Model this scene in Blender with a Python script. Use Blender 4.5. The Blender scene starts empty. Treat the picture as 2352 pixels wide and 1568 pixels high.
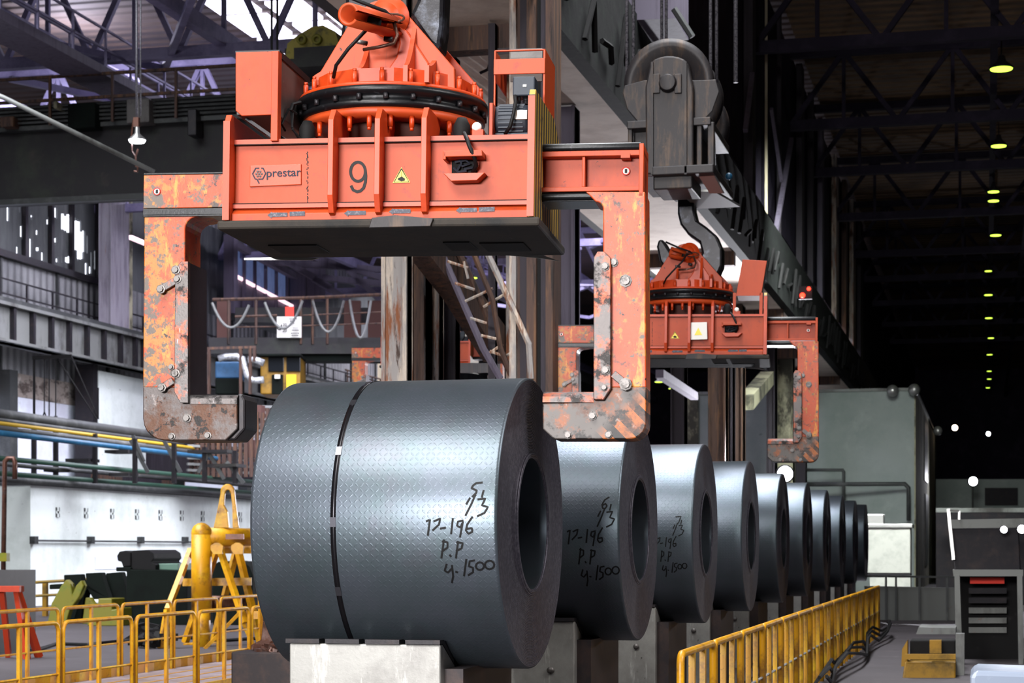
import bpy, bmesh, math, random
from mathutils import Vector, Matrix
random.seed(7)
PI = math.pi
sc = bpy.context.scene
C = sc.collection

# ------------------------------------------------------------------ camera
F = 4450.0            # focal length in pixels of the 2352 wide frame
TH = math.radians(13.75)
H = 1.75              # eye height above the shop floor
HV = 1262.0           # horizon row
ct, st = math.cos(TH), math.sin(TH)
cam_d = bpy.data.cameras.new('camera')
cam = bpy.data.objects.new('camera', cam_d); C.objects.link(cam)
cam.location = (0, 0, H)
cam.rotation_euler = (PI/2, 0, TH)
cam_d.sensor_width = 36; cam_d.sensor_fit = 'HORIZONTAL'
cam_d.lens = F/2352*36
cam_d.shift_y = (HV-784)/2352
cam_d.clip_end = 500
cam_d.dof.use_dof = True; cam_d.dof.focus_distance = 13.5; cam_d.dof.aperture_fstop = 5.0
sc.camera = cam
sc.view_settings.view_transform = 'Standard'; sc.view_settings.look = 'None'
sc.view_settings.exposure = 0.0; sc.view_settings.gamma = 1.0
sc.view_settings.use_curve_mapping = False

# ------------------------------------------------------------------ world (overcast daylight outside the hall)
w = bpy.data.worlds.new('world'); sc.world = w; w.use_nodes = True
bg = w.node_tree.nodes['Background']
bg.inputs[0].default_value = (0.86, 0.88, 1.0, 1); bg.inputs[1].default_value = 3.0

# ------------------------------------------------------------------ large lights (added fill without fixtures)
def area(name, loc, target, sx, sy, power, col, spread=180):
    l = bpy.data.lights.new(name, 'AREA'); l.shape = 'RECTANGLE'; l.size = sx; l.size_y = sy
    l.energy = power; l.color = col; l.spread = math.radians(spread)
    o = bpy.data.objects.new(name, l); C.objects.link(o); o.location = loc
    o.rotation_euler = (Vector(target)-Vector(loc)).to_track_quat('-Z', 'Y').to_euler()
    return o
area('rear_fill', (-5, -20, 6.6), (-4, 13, 2.6), 9, 3, 1150, (1, .98, .98), 50)  # added frontal fill; the back wall has no gate
area('high_bay_fill', (-6, 3.5, 13.5), (-4, 13, 1.5), 7, 7, 1300, (1, .98, .95), 110)  # added overhead fill for the coils, no fixtures behind it
area('high_bay_fill', (-4, 27, 14.5), (-4, 27, 0), 3, 26, 2600, (.95, .97, 1), 110)  # added overhead fill along the coil row
area('left_bay_fill', (-22, 30, 15.5), (-24, 36, 0), 12, 24, 7800, (.93, .95, 1), 125)  # added fill for the left bay, hung below the roof glazing
area('left_bay_fill', (-24, 62, 15.5), (-31, 66, 2), 12, 26, 9500, (.88, .88, 1), 125)
area('high_bay_fill', (-3, 54, 12.5), (-5, 68, 0), 4, 4, 1700, (.93, 1, .96), 95)  # added fill for the white cabinet and far building
area('high_bay_fill', (9, 10, 13), (-2, 14, 1), 5, 5, 450, (1, .97, .95), 90)  # added fill for the faces turned to the right
area('left_bay_fill', (-21, 98, 15.5), (-22, 100, 0), 14, 36, 15000, (.9, .88, 1), 150)  # added fill for the far part of the left bay
for _p in ((-29, 58, 17.3), (-20, 66, 17.3), (-27, 80, 17.3), (-17, 84, 17.3)):  # added point lights to brighten the left roof trusses, no fixtures
    _l = bpy.data.lights.new('roof_bay_fill', 'POINT'); _l.energy = 1500; _l.color = (.82, .79, 1); _l.shadow_soft_size = .4
    _o = bpy.data.objects.new('roof_bay_fill', _l); C.objects.link(_o); _o.location = _p

# ------------------------------------------------------------------ pixel helpers: a ray through the photograph meets a plane of the hall
def ray(u, v):
    a = (u-1176)/F
    return Vector((a*ct-st, a*st+ct, (HV-v)/F))
EYE = Vector((0, 0, H))
def PD(u, v, d): return EYE + ray(u, v)*d
def PX(u, v, X): r = ray(u, v); return EYE + r*(X/r.x)
def PZ(u, v, Z): r = ray(u, v); return EYE + r*((Z-H)/r.z)
def PY(u, v, Y): r = ray(u, v); return EYE + r*(Y/r.y)

# ------------------------------------------------------------------ mesh builder
class MB:
    def __init__(s): s.v = []; s.f = []; s.sm = []
    def add(s, vs, fs, smooth=False):
        n = len(s.v); s.v += [tuple(p) for p in vs]
        for f in fs: s.f.append(tuple(i+n for i in f)); s.sm.append(smooth)
        return s
    def box(s, a, b):
        x0, y0, z0 = [min(a[i], b[i]) for i in range(3)]; x1, y1, z1 = [max(a[i], b[i]) for i in range(3)]
        return s.add([(x0,y0,z0),(x1,y0,z0),(x1,y1,z0),(x0,y1,z0),(x0,y0,z1),(x1,y0,z1),(x1,y1,z1),(x0,y1,z1)],
              [(0,3,2,1),(4,5,6,7),(0,1,5,4),(1,2,6,5),(2,3,7,6),(3,0,4,7)])
    def prism(s, pts, off):
        """closed polygon (3d points) swept along vector off"""
        n = len(pts); off = Vector(off); P = [Vector(p) for p in pts]
        nrm = Vector((0,0,0))
        for i in range(n): nrm += P[i].cross(P[(i+1) % n])
        if nrm.dot(off) > 0: P.reverse()
        vs = P + [p+off for p in P]
        fs = [tuple(range(n)), tuple(range(2*n-1, n-1, -1))] + [(i, i+n, (i+1) % n+n, (i+1) % n) for i in range(n)]
        return s.add(vs, fs)
    def bar(s, a, b, w, h=None, up=(0,0,1)):
        """rectangular bar from a to b, w wide, h tall"""
        h = h or w; a = Vector(a); b = Vector(b); d = (b-a).normalized(); up = Vector(up)
        if abs(d.dot(up)) > .98: up = Vector((0,1,0))
        x = d.cross(up).normalized(); y = x.cross(d).normalized()
        q = [x*w/2+y*h/2, x*w/2-y*h/2, -x*w/2-y*h/2, -x*w/2+y*h/2]
        return s.prism([a+k for k in q], b-a)
    def tube(s, pts, r, n=8, cap=True):
        P = [Vector(p) for p in pts]; rs = r if isinstance(r, (list, tuple)) else [r]*len(P)
        vs = []; prev = None
        for i, p in enumerate(P):
            d = ((P[min(i+1, len(P)-1)]-p).normalized() + (p-P[max(i-1, 0)]).normalized())
            d = d.normalized() if d.length > 1e-6 else Vector((0,0,1))
            if prev is None:
                up = Vector((0,0,1)) if abs(d.z) < .9 else Vector((1,0,0)); x = d.cross(up).normalized()
            else:
                x = (prev - d*prev.dot(d)); x = x.normalized() if x.length > 1e-6 else d.orthogonal().normalized()
            prev = x; y = d.cross(x)
            for k in range(n): a = 2*PI*k/n; vs.append(p + (x*math.cos(a)+y*math.sin(a))*rs[i])
        fs = [(i*n+k, i*n+(k+1) % n, (i+1)*n+(k+1) % n, (i+1)*n+k) for i in range(len(P)-1) for k in range(n)]
        s.add(vs, fs, n > 6)
        if cap:
            m = len(s.v)-len(vs); s.f += [tuple(range(m+n-1, m-1, -1)), tuple(m+(len(P)-1)*n+k for k in range(n))]; s.sm += [False, False]
        return s
    def lathe(s, prof, c=(0,0,0), axis='z', n=48, closed=False, smooth=True, a0=0, a1=2*PI):
        """prof = [(radius, height)]"""
        full = abs(a1-a0-2*PI) < 1e-6; m = n if full else n+1; vs = []
        for (r, h) in prof:
            for k in range(m):
                a = a0+(a1-a0)*k/n; x, y = r*math.cos(a), r*math.sin(a)
                p = (x, y, h) if axis == 'z' else ((h, x, y) if axis == 'x' else (y, h, x))
                vs.append((p[0]+c[0], p[1]+c[1], p[2]+c[2]))
        L = len(prof); fs = []
        for i in range(L if closed else L-1):
            j = (i+1) % L
            for k in range(n): kk = (k+1) % m; fs.append((i*m+k, i*m+kk, j*m+kk, j*m+k))
        return s.add(vs, fs, smooth)
    def ball(s, c, r, n=12):
        return s.lathe([(r*math.sin(PI*i/8)+1e-4, -r*math.cos(PI*i/8)) for i in range(9)], c, n=n)
    def xf(s, M):
        s.v = [tuple(M @ Vector(p)) for p in s.v]; return s
    def build(s, name, mat, parent=None, label=None, bevel=0, kind=None):
        me = bpy.data.meshes.new(name); me.from_pydata(s.v, [], s.f); me.materials.append(mat)
        me.polygons.foreach_set('use_smooth', s.sm)
        bm = bmesh.new(); bm.from_mesh(me); bmesh.ops.recalc_face_normals(bm, faces=bm.faces); bm.to_mesh(me); bm.free()
        me.update()
        o = bpy.data.objects.new(name, me); C.objects.link(o)
        if parent is not None: o.parent = parent
        if label: o['label'] = label
        if kind: o['kind'] = kind
        if bevel:
            b = o.modifiers.new('b', 'BEVEL'); b.width = bevel; b.segments = 2; b.limit_method = 'ANGLE'; b.angle_limit = math.radians(40)
            b.harden_normals = False
        return o

def thing(name, label, cat, loc=(0,0,0), rot=(0,0,0), group=None, kind=None):
    o = bpy.data.objects.new(name, None); C.objects.link(o); o.location = loc; o.rotation_euler = rot
    o.empty_display_size = .2
    return tag(o, label, cat, group, kind)
def tag(o, label, cat, group=None, kind=None):
    o['label'] = label; o['category'] = cat
    if group: o['group'] = group
    if kind: o['kind'] = kind
    return o
def struct(o, label=None):
    o['kind'] = 'structure'
    if label: o['label'] = label
    return o
def copy_tree(o, parent=None):
    c = o.copy(); C.objects.link(c); c.parent = parent
    for ch in list(o.children): copy_tree(ch, c)
    return c

# ------------------------------------------------------------------ materials
MATS = {}
def mk(name):
    m = bpy.data.materials.new(name); m.use_nodes = True; nt = m.node_tree; MATS[name] = m
    return m, nt, nt.nodes['Principled BSDF']
def lin(h):
    h = h.lstrip('#'); r = []
    for i in (0, 2, 4):
        c = int(h[i:i+2], 16)/255; r.append(c/12.92 if c <= .04045 else ((c+.055)/1.055)**2.4)
    return (*r, 1)
def N(nt, t, **kw):
    n = nt.nodes.new(t)
    for k, v in kw.items():
        if k.startswith('i_'):
            key = k[2:]; key = int(key) if key.isdigit() else key.replace('_', ' ')
            n.inputs[key].default_value = v
        else: setattr(n, k, v)
    return n
def mixc(nt, fac, a, b):
    m = N(nt, 'ShaderNodeMix', data_type='RGBA'); L = nt.links.new
    if hasattr(fac, 'is_linked') or hasattr(fac, 'links'): L(fac, m.inputs[0])
    else: m.inputs[0].default_value = fac
    for s_, v in ((6, a), (7, b)):
        if isinstance(v, tuple): m.inputs[s_].default_value = v
        else: L(v, m.inputs[s_])
    return m.outputs[2]
def math_(nt, op, a, b=0.0, c=None):
    m = N(nt, 'ShaderNodeMath', operation=op)
    for i, v in enumerate((a, b) if c is None else (a, b, c)):
        if isinstance(v, (int, float)): m.inputs[i].default_value = v
        else: nt.links.new(v, m.inputs[i])
    return m.outputs[0]
def mask(nt, co, scale, lo, hi, detail=9, sc3=None, rough=.65):
    if sc3:
        mp = N(nt, 'ShaderNodeMapping'); mp.inputs['Scale'].default_value = sc3; nt.links.new(co, mp.inputs[0]); co = mp.outputs[0]
    n = N(nt, 'ShaderNodeTexNoise'); n.inputs['Scale'].default_value = scale; n.inputs['Detail'].default_value = detail
    n.inputs['Roughness'].default_value = rough+.05
    nt.links.new(co, n.inputs['Vector'])
    r = N(nt, 'ShaderNodeMapRange'); r.inputs[1].default_value = lo; r.inputs[2].default_value = hi; nt.links.new(n.outputs[0], r.inputs[0])
    return r.outputs[0], n.outputs[0]
def paint(name, col, rough=.5, metal=0.0, layers=(), bump=.0, bscale=30, coord='Object', spec=.5, emit=None):
    """layers: (colour, scale, lo, hi, per-axis scale or None)"""
    m, nt, p = mk(name); L = nt.links.new
    tc = N(nt, 'ShaderNodeTexCoord'); co = tc.outputs[coord]
    cur = lin(col) if isinstance(col, str) else (*col, 1)
    for i, ly in enumerate(layers):
        c2, s, lo, hi = ly[:4]; s3 = ly[4] if len(ly) > 4 else None
        fac, raw = mask(nt, co, s, lo, hi, sc3=s3)
        cur = mixc(nt, fac, cur, lin(c2))
    if isinstance(cur, tuple): p.inputs['Base Color'].default_value = cur
    else: L(cur, p.inputs['Base Color'])
    p.inputs['Roughness'].default_value = rough; p.inputs['Metallic'].default_value = metal
    p.inputs['Specular IOR Level'].default_value = spec
    if bump:
        fac, raw = mask(nt, co, bscale, 0, 1)
        b = N(nt, 'ShaderNodeBump'); b.inputs['Strength'].default_value = bump; b.inputs['Distance'].default_value = .01
        L(raw, b.inputs['Height']); L(b.outputs[0], p.inputs['Normal'])
    return m
def emis(name, col, strength):
    m, nt, p = mk(name); p.inputs['Base Color'].default_value = lin(col); p.inputs['Emission Color'].default_value = lin(col)
    p.inputs['Emission Strength'].default_value = strength; return m

BLK = '#0d0c0e'
m_orange = paint('orange_paint', '#ab3f18', .5, 0, [('#a83808', 2.2, .5, .7), ('#84301a', 1.3, .52, .72, (1, 1, .5)), ('#8a3322', 12, .58, .70), (BLK, 14, .66, .70), ('#4a2a20', 3, .62, .8, (6, 6, .5))], .06, 60, spec=.35)
m_orange2 = paint('orange_paint_deep', '#ad3607', .45, 0, [('#c8400f', 3, .45, .7), (BLK, 7, .66, .74)], .06, 60)
m_leg = paint('orange_paint_scuffed', '#b3461e', .45, .0, [('#a53c0d', 2.5, .46, .6), ('#7d4c33', 9, .56, .62), ('#c9822e', 7, .55, .62, (1, 1, .3)), (BLK, 13, .60, .64), ('#3a2a24', 4, .60, .66)], .15, 40)
m_worn = paint('worn_steel', '#575150', .45, .45, [('#4c3020', 4, .42, .56), ('#a8602f', 6, .54, .62), ('#191514', 6, .53, .59), ('#8a8280', 9, .6, .7)], .25, 40)
m_liner = paint('liner_steel', '#5f5a59', .4, .5, [('#a8563a', 5, .48, .58), ('#1c1817', 7, .51, .59), ('#b0acb0', 11, .62, .7, (2, 2, .4))], .3, 35)
m_linerside = paint('liner_shaded_side', '#3f3740', .5, .45, [('#2b2630', 3, .4, .7)], .1, 30)
m_black = paint('matt_black', '#0b0a0b', .75, .0, spec=.25, layers=[('#2a2726', 4, .6, .75), ('#5b4a2a', 9, .68, .77)], bump=.25, bscale=25)
m_rail = paint('greased_guide', '#111215', .35, .35, [('#4a4a50', 12, .6, .75)], .15, 50)
m_tray = paint('tray_underside', '#2a231c', .75, .1, [('#12100f', 2.5, .45, .6), ('#5c564f', 5, .64, .76), ('#6b5218', 6, .68, .72)], .3, 12)
m_motor = paint('motor_blue_grey', '#242b36', .55, .1, [('#1a1f27', 6, .55, .7)], .05)
m_boxgrey = paint('box_grey_side', '#5e5b59', .55, .1, [('#3a3536', 3, .5, .75), ('#8b8380', 6, .62, .8)], .1, 20)
m_steel = paint('bolt_steel', '#6a6664', .45, .6, [('#2c2826', 20, .5, .65)])
m_darksteel = paint('dark_steel', '#242226', .45, .4, [('#3a3130', 5, .5, .75)], .15, 20)
m_cable = paint('black_cable', '#0a0a0c', .6, spec=.25)
m_ink = paint('ink_marks', '#08080a', .55, spec=.25)
m_white = paint('white_paint', '#e8e6df', .5)
m_yel = paint('sign_yellow', '#f2d21b', .4)
m_cabw = paint('cabinet_white', '#b4b3ad', .6, 0, [('#9a9994', 1.5, .5, .7)])
m_pier = paint('upper_pier', '#8d8892', .75, 0, [('#6b6470', 1.2, .48, .66, (3, 3, .4)), ('#7a5c4c', 2, .6, .7, (3, 3, .4))])
m_red = paint('sign_red', '#c8281f', .45)
m_logo = paint('logo_dark', '#2c313c', .7, spec=.2)
m_arrow = paint('arrow_dark', '#3a3c48', .6, 0, [('#8a7f86', 60, .5, .75)])
m_hook = paint('hook_black', '#17161a', .32, .5, [('#4a4e58', 4, .55, .72), ('#8d8a86', 9, .66, .76)], .2, 14)
m_block = paint('block_steel', '#1f1b1d', .5, .3, [('#46362a', 3.0, .5, .66, (2.5, 2.5, .5)), ('#6b4f2c', 4, .64, .74), ('#141214', 6, .58, .7)], .2, 15)
m_rope = paint('wire_rope', '#77757c', .5, .5, [('#3a3a40', 40, .45, .6)])
m_concrete = paint('floor_concrete', '#464145', .75, 0, [('#3f3a3d', .7, .45, .65), ('#625a5e', 1.6, .56, .75), ('#231f20', 3, .62, .7)], .2, 6)
m_plank = paint('deck_planks', '#9b8c93', .65, .05, [('#7f6a58', 1.2, .45, .7), ('#c2b4b8', 4, .55, .8), ('#4a3b2f', 7, .62, .75)], .1, 20)
m_yellow = paint('yellow_paint', '#d99a10', .42, 0, [('#a8672a', 6, .52, .66, (1, 1, .6)), ('#e8c23a', 3, .5, .7), ('#5b371c', 14, .62, .7)], .1, 30)
m_yellow_top = paint('yellow_frame_paint', '#cf920c', .4, 0, [('#85581c', 2.2, .48, .62), ('#dcae14', 3, .5, .7), ('#4a2e10', 22, .62, .7)], .1, 20)
m_lime = paint('lime_yellow', '#6d6810', .5, 0, [('#5b6a1a', 3, .5, .7), ('#1a1a12', 6, .6, .7)])
m_saddle = paint('saddle_plate', '#9a9995', .42, .45, [('#7f7d7a', 2.2, .45, .7), ('#d9d8d4', 3, .55, .75, (3, 3, .5)), ('#2a2422', 11, .655, .70, (2, 2, .6))], .1, 25)
m_saddle_dk = paint('saddle_dark', '#2b2527', .55, .3, [('#463530', 3, .5, .7)], .1)
m_rust = paint('rusty_column', '#8f8a88', .7, 0, [('#c9b9a8', 1.6, .46, .6, (3, 3, .5)), ('#7a4420', 2.0, .50, .6, (4, 4, .45)), ('#3c2a22', 3.0, .58, .66, (3, 3, .5))], .3, 12)
m_brown = paint('brown_column', '#4a352d', .7, .1, [('#6b4a30', 2, .5, .65, (4, 4, .3)), ('#1c1413', 2, .5, .62, (5, 5, .4))], .2, 10)
m_dkcol = paint('dark_column', '#241d26', .7, .1, [('#38303c', 2, .5, .7, (5, 5, .3))], .1)
m_lav = paint('lavender_column', '#5d5666', .65, 0, [('#3d3644', 1.5, .5, .7, (5, 5, .3))], .1)
m_soffit = paint('runway_soffit', '#e2d6c8', .8, 0, [('#c4b4a6', .7, .45, .65), ('#3a302b', 2.4, .68, .71), ('#eee2d8', 1.3, .55, .8)], .1, 6)
m_roof = paint('roof_deck', '#34281f', .85, 0, [('#251d1a', .8, .4, .7)], .1)
m_truss_lit = paint('truss_steel_lit', '#8c86a8', .6, .1, [('#5a5474', 1, .45, .7)])  # lavender light on the left roof is put into this colour
m_truss_shade = paint('truss_steel_shaded', '#2a2632', .8, 0, [('#3b3545', .8, .5, .7)], spec=.1)  # darker copy, the dimness of the right bay is in the colour
m_wall = paint('cladding_grey', '#5c5f60', .8, 0, [('#3b3d40', .35, .45, .65, (1, 1, .3)), ('#8a8a88', .5, .55, .8, (2, 2, .3))])
m_wallw = paint('whitewashed_wall', '#d9dfe8', .8, 0, [('#b6b2c4', .25, .45, .7), ('#8d8d8a', .8, .62, .75), ('#3d3a38', 2.6, .68, .72)], .1, 4)
m_bldg = paint('whitewashed_brick', '#e3ebe6', .8, 0, [('#c3cdc6', .5, .45, .7), ('#7a7a70', 3.0, .63, .72, (1, 1, 3)), ('#2c2c28', 6, .69, .73, (1, 1, 2.5))], .2, 4)
m_far = paint('grey_green_plaster', '#8f9693', .85, 0, [('#7b8581', .25, .42, .66), ('#a0a6a3', .6, .55, .8), ('#3f4644', 1.3, .66, .76)], .1, 4)
m_farside = paint('peeling_plaster', '#a09c82', .85, 0, [('#3c3a30', .6, .48, .56, (1, 1, .5)), ('#6d6a58', 1.3, .5, .7)], .1, 4)
m_beige = paint('end_wall_beige', '#c9bda2', .85, 0, [('#8f8672', .4, .5, .65, (3, 3, .3))])
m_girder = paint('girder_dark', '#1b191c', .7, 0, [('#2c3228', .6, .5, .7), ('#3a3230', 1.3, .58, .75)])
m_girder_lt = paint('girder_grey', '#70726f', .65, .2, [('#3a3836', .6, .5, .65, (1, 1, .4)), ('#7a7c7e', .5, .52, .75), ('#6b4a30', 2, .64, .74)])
m_blue = paint('blue_pipe', '#184e6d', .4, 0, [('#2c6c92', 1, .5, .7)])
m_green = paint('green_pipe', '#1a3d2e', .5, 0, [('#173428', 1, .5, .7)])
m_ypipe = paint('yellow_pipe', '#a8881e', .5)
m_pipegrey = paint('pipe_grey', '#3a3c3c', .55, .3, [('#5a5c5a', 1, .5, .7)])
m_dkgreen = paint('machine_dark_green', '#0b120e', .85, 0, [('#060807', 1.5, .45, .65), ('#17241c', 3, .62, .75)], .1, spec=.15)
m_sheet = paint('steel_sheet', '#15171a', .55, .2, [('#2a2d33', 1.5, .5, .75), ('#1c1c1e', 3, .55, .7)])
m_trestle = paint('trestle_orange', '#c23a12', .5, 0, [('#b03010', 3, .55, .7)])
m_pipe_rust = paint('rusty_pipe', '#5a3b30', .35, .5, [('#7d6a66', 4, .55, .7), ('#2c1c18', 3, .5, .65)], .1)
m_cab = paint('cab_yellow', '#8f6a14', .5, 0, [('#4a3a10', 2, .5, .7)])
m_blueunit = paint('blue_cabinet', '#2f5a80', .5, 0, [('#20405c', 2, .5, .7)])
m_foil = paint('foil_duct', '#c9cdd0', .3, .6, [('#6c7072', 14, .5, .6)], .5, 20)
m_glass = paint('dark_glass', '#15181c', .1, 0)
m_brick = paint('brick_band', '#8a8078', .85, 0, [('#4a403a', 1.2, .48, .56, (1, 1, 2)), ('#c9c4bc', .9, .55, .7)], .3, 6)
m_brownwall = paint('rust_panel', '#4a2c26', .8)
m_win = paint('window_glaze', '#6d7c9c', .4, 0, [('#3d4860', .8, .45, .65)])
m_win.node_tree.nodes['Principled BSDF'].inputs['Emission Color'].default_value = lin('#6a7cb0'); m_win.node_tree.nodes['Principled BSDF'].inputs['Emission Strength'].default_value = .35
m_lamp_w = emis('lamp_white', '#f4f2ff', 40)
m_lamp_g = emis('lamp_green_white', '#d4ff52', 2.6)
m_lamp_r = emis('lamp_red', '#ff2a1a', 10)
m_sky = emis('daylight_glazing', '#e9e6ff', 3.2)
m_sky2 = emis('daylight_slit', '#ffd9e6', 1.6)
m_chrome = paint('pale_stainless', '#9a9a98', .3, .7)
m_net = paint('dark_web', '#08090a', .85, 0, [('#141a16', 5, .5, .6), ('#2a2a26', 9, .64, .70)], .6, 8, spec=.2)
m_redpanel = paint('red_panel', '#d8301c', .5)
m_bluewhite = paint('pale_blue_cover', '#8a95a8', .35, 0, [('#b8c4d4', 1.2, .5, .7)])

def hazard(name, c1, c2, freq, ang, wear, lim=None):
    m, nt, p = mk(name); L = nt.links.new; tc = N(nt, 'ShaderNodeTexCoord'); co = tc.outputs['Object']
    sp = N(nt, 'ShaderNodeSeparateXYZ'); L(co, sp.inputs[0])
    a = sp.outputs[ang[0]]; b = sp.outputs[2]
    t = math_(nt, 'ADD', math_(nt, 'MULTIPLY', a, ang[1]), math_(nt, 'MULTIPLY', b, ang[2]))
    f = math_(nt, 'GREATER_THAN', math_(nt, 'SINE', math_(nt, 'MULTIPLY', t, freq)), 0)
    col = mixc(nt, f, lin(c1), lin(c2))
    if lim is not None:
        g = N(nt, 'ShaderNodeMapRange'); g.inputs[1].default_value = lim; g.inputs[2].default_value = lim+.12; L(math_(nt, 'SUBTRACT', a, b), g.inputs[0])
        col = mixc(nt, g.outputs[0], lin('#5c5653'), col)
    for (c3, s, lo, hi) in wear:
        fac, _ = mask(nt, co, s, lo, hi); col = mixc(nt, fac, col, lin(c3))
    L(col, p.inputs['Base Color']); p.inputs['Roughness'].default_value = .5; return m
def edge_wear(m, x0, x1):
    nt = m.node_tree; L = nt.links.new; p = nt.nodes['Principled BSDF']; src = p.inputs['Base Color'].links[0].from_socket
    tc = N(nt, 'ShaderNodeTexCoord'); sp = N(nt, 'ShaderNodeSeparateXYZ'); L(tc.outputs['Object'], sp.inputs[0])
    e = N(nt, 'ShaderNodeMapRange'); e.inputs[1].default_value = x0; e.inputs[2].default_value = x1; L(math_(nt, 'ABSOLUTE', sp.outputs[0]), e.inputs[0])
    for col, sc_, amt in (('#a86a24', 9, .10), ('#5a4e46', 14, .075)):
        _, raw = mask(nt, tc.outputs['Object'], sc_, 0, 1); r = N(nt, 'ShaderNodeMapRange'); r.inputs[1].default_value = .57; r.inputs[2].default_value = .62
        L(math_(nt, 'ADD', raw, math_(nt, 'MULTIPLY', e.outputs[0], amt)), r.inputs[0]); src = mixc(nt, r.outputs[0], src, lin(col))
    L(src, p.inputs['Base Color'])
edge_wear(m_leg, 1.66, 1.86)
m_haz_plate = hazard('hazard_plate', '#3a3630', '#a8863a', 58, ('Y', 1, .0), [('#3a3630', 6, .58, .7)])
m_haz_foot = hazard('hazard_foot', '#171312', '#a85c24', 42, ('X', 1, 1), [('#5c5653', 5, .54, .66), ('#8f4f2a', 6, .51, .60), ('#5a3522', 4, .50, .60), ('#1d1715', 7, .535, .60), ('#8a8582', 12, .6, .68)], 1.90)

# coil sheet: raised lozenge tread over blue-grey mill scale
def coil_mat():
    m, nt, p = mk('tread_plate_steel'); L = nt.links.new
    uv = N(nt, 'ShaderNodeUVMap'); sp = N(nt, 'ShaderNodeSeparateXYZ'); L(uv.outputs[0], sp.inputs[0])
    c = 1/.034
    px = math_(nt, 'MULTIPLY', sp.outputs[0], c); py = math_(nt, 'MULTIPLY', sp.outputs[1], c)
    cx = math_(nt, 'FLOOR', px); cy = math_(nt, 'FLOOR', py)
    par = math_(nt, 'MODULO', math_(nt, 'ABSOLUTE', math_(nt, 'ADD', cx, cy)), 2)
    sg = math_(nt, 'SUBTRACT', math_(nt, 'MULTIPLY', math_(nt, 'ROUND', par), 2), 1)
    fx = math_(nt, 'SUBTRACT', math_(nt, 'FRACT', px), .5); fy = math_(nt, 'SUBTRACT', math_(nt, 'FRACT', py), .5)
    sy = math_(nt, 'MULTIPLY', fy, sg)
    a = math_(nt, 'ADD', fx, sy); b = math_(nt, 'SUBTRACT', fx, sy)
    q = math_(nt, 'ADD', math_(nt, 'MULTIPLY', math_(nt, 'POWER', math_(nt, 'ABSOLUTE', a), 2.0), 2.2), math_(nt, 'MULTIPLY', math_(nt, 'POWER', math_(nt, 'ABSOLUTE', b), 2.0), 22))
    hgt = N(nt, 'ShaderNodeMapRange'); hgt.inputs[1].default_value = 1.0; hgt.inputs[2].default_value = .4; L(q, hgt.inputs[0])
    bp = N(nt, 'ShaderNodeBump'); bp.inputs['Strength'].default_value = .28; bp.inputs['Distance'].default_value = .0016
    L(hgt.outputs[0], bp.inputs['Height']); L(bp.outputs[0], p.inputs['Normal'])
    tc = N(nt, 'ShaderNodeTexCoord')
    f1, _ = mask(nt, tc.outputs['Object'], .9, .4, .65); f2, _ = mask(nt, tc.outputs['Object'], 1.7, .5, .75)
    col = mixc(nt, f1, lin('#585f69'), lin('#4b595c')); col = mixc(nt, f2, col, lin('#55555f'))
    L(col, p.inputs['Base Color']); p.inputs['Metallic'].default_value = .72
    f3, _ = mask(nt, tc.outputs['Object'], 3, 0, 1)
    r = N(nt, 'ShaderNodeMapRange'); r.inputs[3].default_value = .33; r.inputs[4].default_value = .45; L(f3, r.inputs[0]); L(r.outputs[0], p.inputs['Roughness'])
    return m
m_coil = coil_mat()
def coil_end_mat():
    m, nt, p = mk('coil_wound_edge'); L = nt.links.new
    tc = N(nt, 'ShaderNodeTexCoord'); sp = N(nt, 'ShaderNodeSeparateXYZ'); L(tc.outputs['Object'], sp.inputs[0])
    r = math_(nt, 'SQRT', math_(nt, 'ADD', math_(nt, 'POWER', math_(nt, 'ABSOLUTE', sp.outputs[1]), 2.0), math_(nt, 'POWER', math_(nt, 'ABSOLUTE', sp.outputs[2]), 2.0)))
    wv = math_(nt, 'SINE', math_(nt, 'MULTIPLY', r, 620))
    cv = N(nt, 'ShaderNodeCombineXYZ'); L(r, cv.inputs[0])
    n = N(nt, 'ShaderNodeTexNoise'); n.inputs['Scale'].default_value = 70; L(cv.outputs[0], n.inputs['Vector'])
    hh = math_(nt, 'ADD', wv, math_(nt, 'MULTIPLY', n.outputs[0], 3))
    bp = N(nt, 'ShaderNodeBump'); bp.inputs['Strength'].default_value = .6; bp.inputs['Distance'].default_value = .003
    L(hh, bp.inputs['Height']); L(bp.outputs[0], p.inputs['Normal'])
    f, _ = mask(nt, tc.outputs['Object'], 40, .45, .75)
    col = mixc(nt, n.outputs[0], lin('#2d2b33'), lin('#474450')); col = mixc(nt, f, col, lin('#6a6670'))
    L(col, p.inputs['Base Color']); p.inputs['Metallic'].default_value = .45; p.inputs['Roughness'].default_value = .5
    return m
m_coilend = coil_end_mat()
m_strap = paint('strap_steel', '#1d1c20', .3, .6)
m_seal = paint('strap_seal', '#55555c', .25, .8)
def corrug(name, col, col2, freq, axis):
    m, nt, p = mk(name); L = nt.links.new; tc = N(nt, 'ShaderNodeTexCoord'); sp = N(nt, 'ShaderNodeSeparateXYZ'); L(tc.outputs['Object'], sp.inputs[0])
    s_ = math_(nt, 'SINE', math_(nt, 'MULTIPLY', sp.outputs[axis], freq))
    f, _ = mask(nt, tc.outputs['Object'], .25, .4, .65)
    L(mixc(nt, f, lin(col), lin(col2)), p.inputs['Base Color']); p.inputs['Roughness'].default_value = .8
    b = N(nt, 'ShaderNodeBump'); b.inputs['Strength'].default_value = .8; b.inputs['Distance'].default_value = .08
    L(s_, b.inputs['Height']); L(b.outputs[0], p.inputs['Normal']); return m
m_deck = corrug('corrugated_roof', '#80664a', '#4a3a2c', 9, 'Y')
m_deck_dk = corrug('corrugated_roof_brown', '#44352c', '#2a211e', 9, 'Y')
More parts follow.
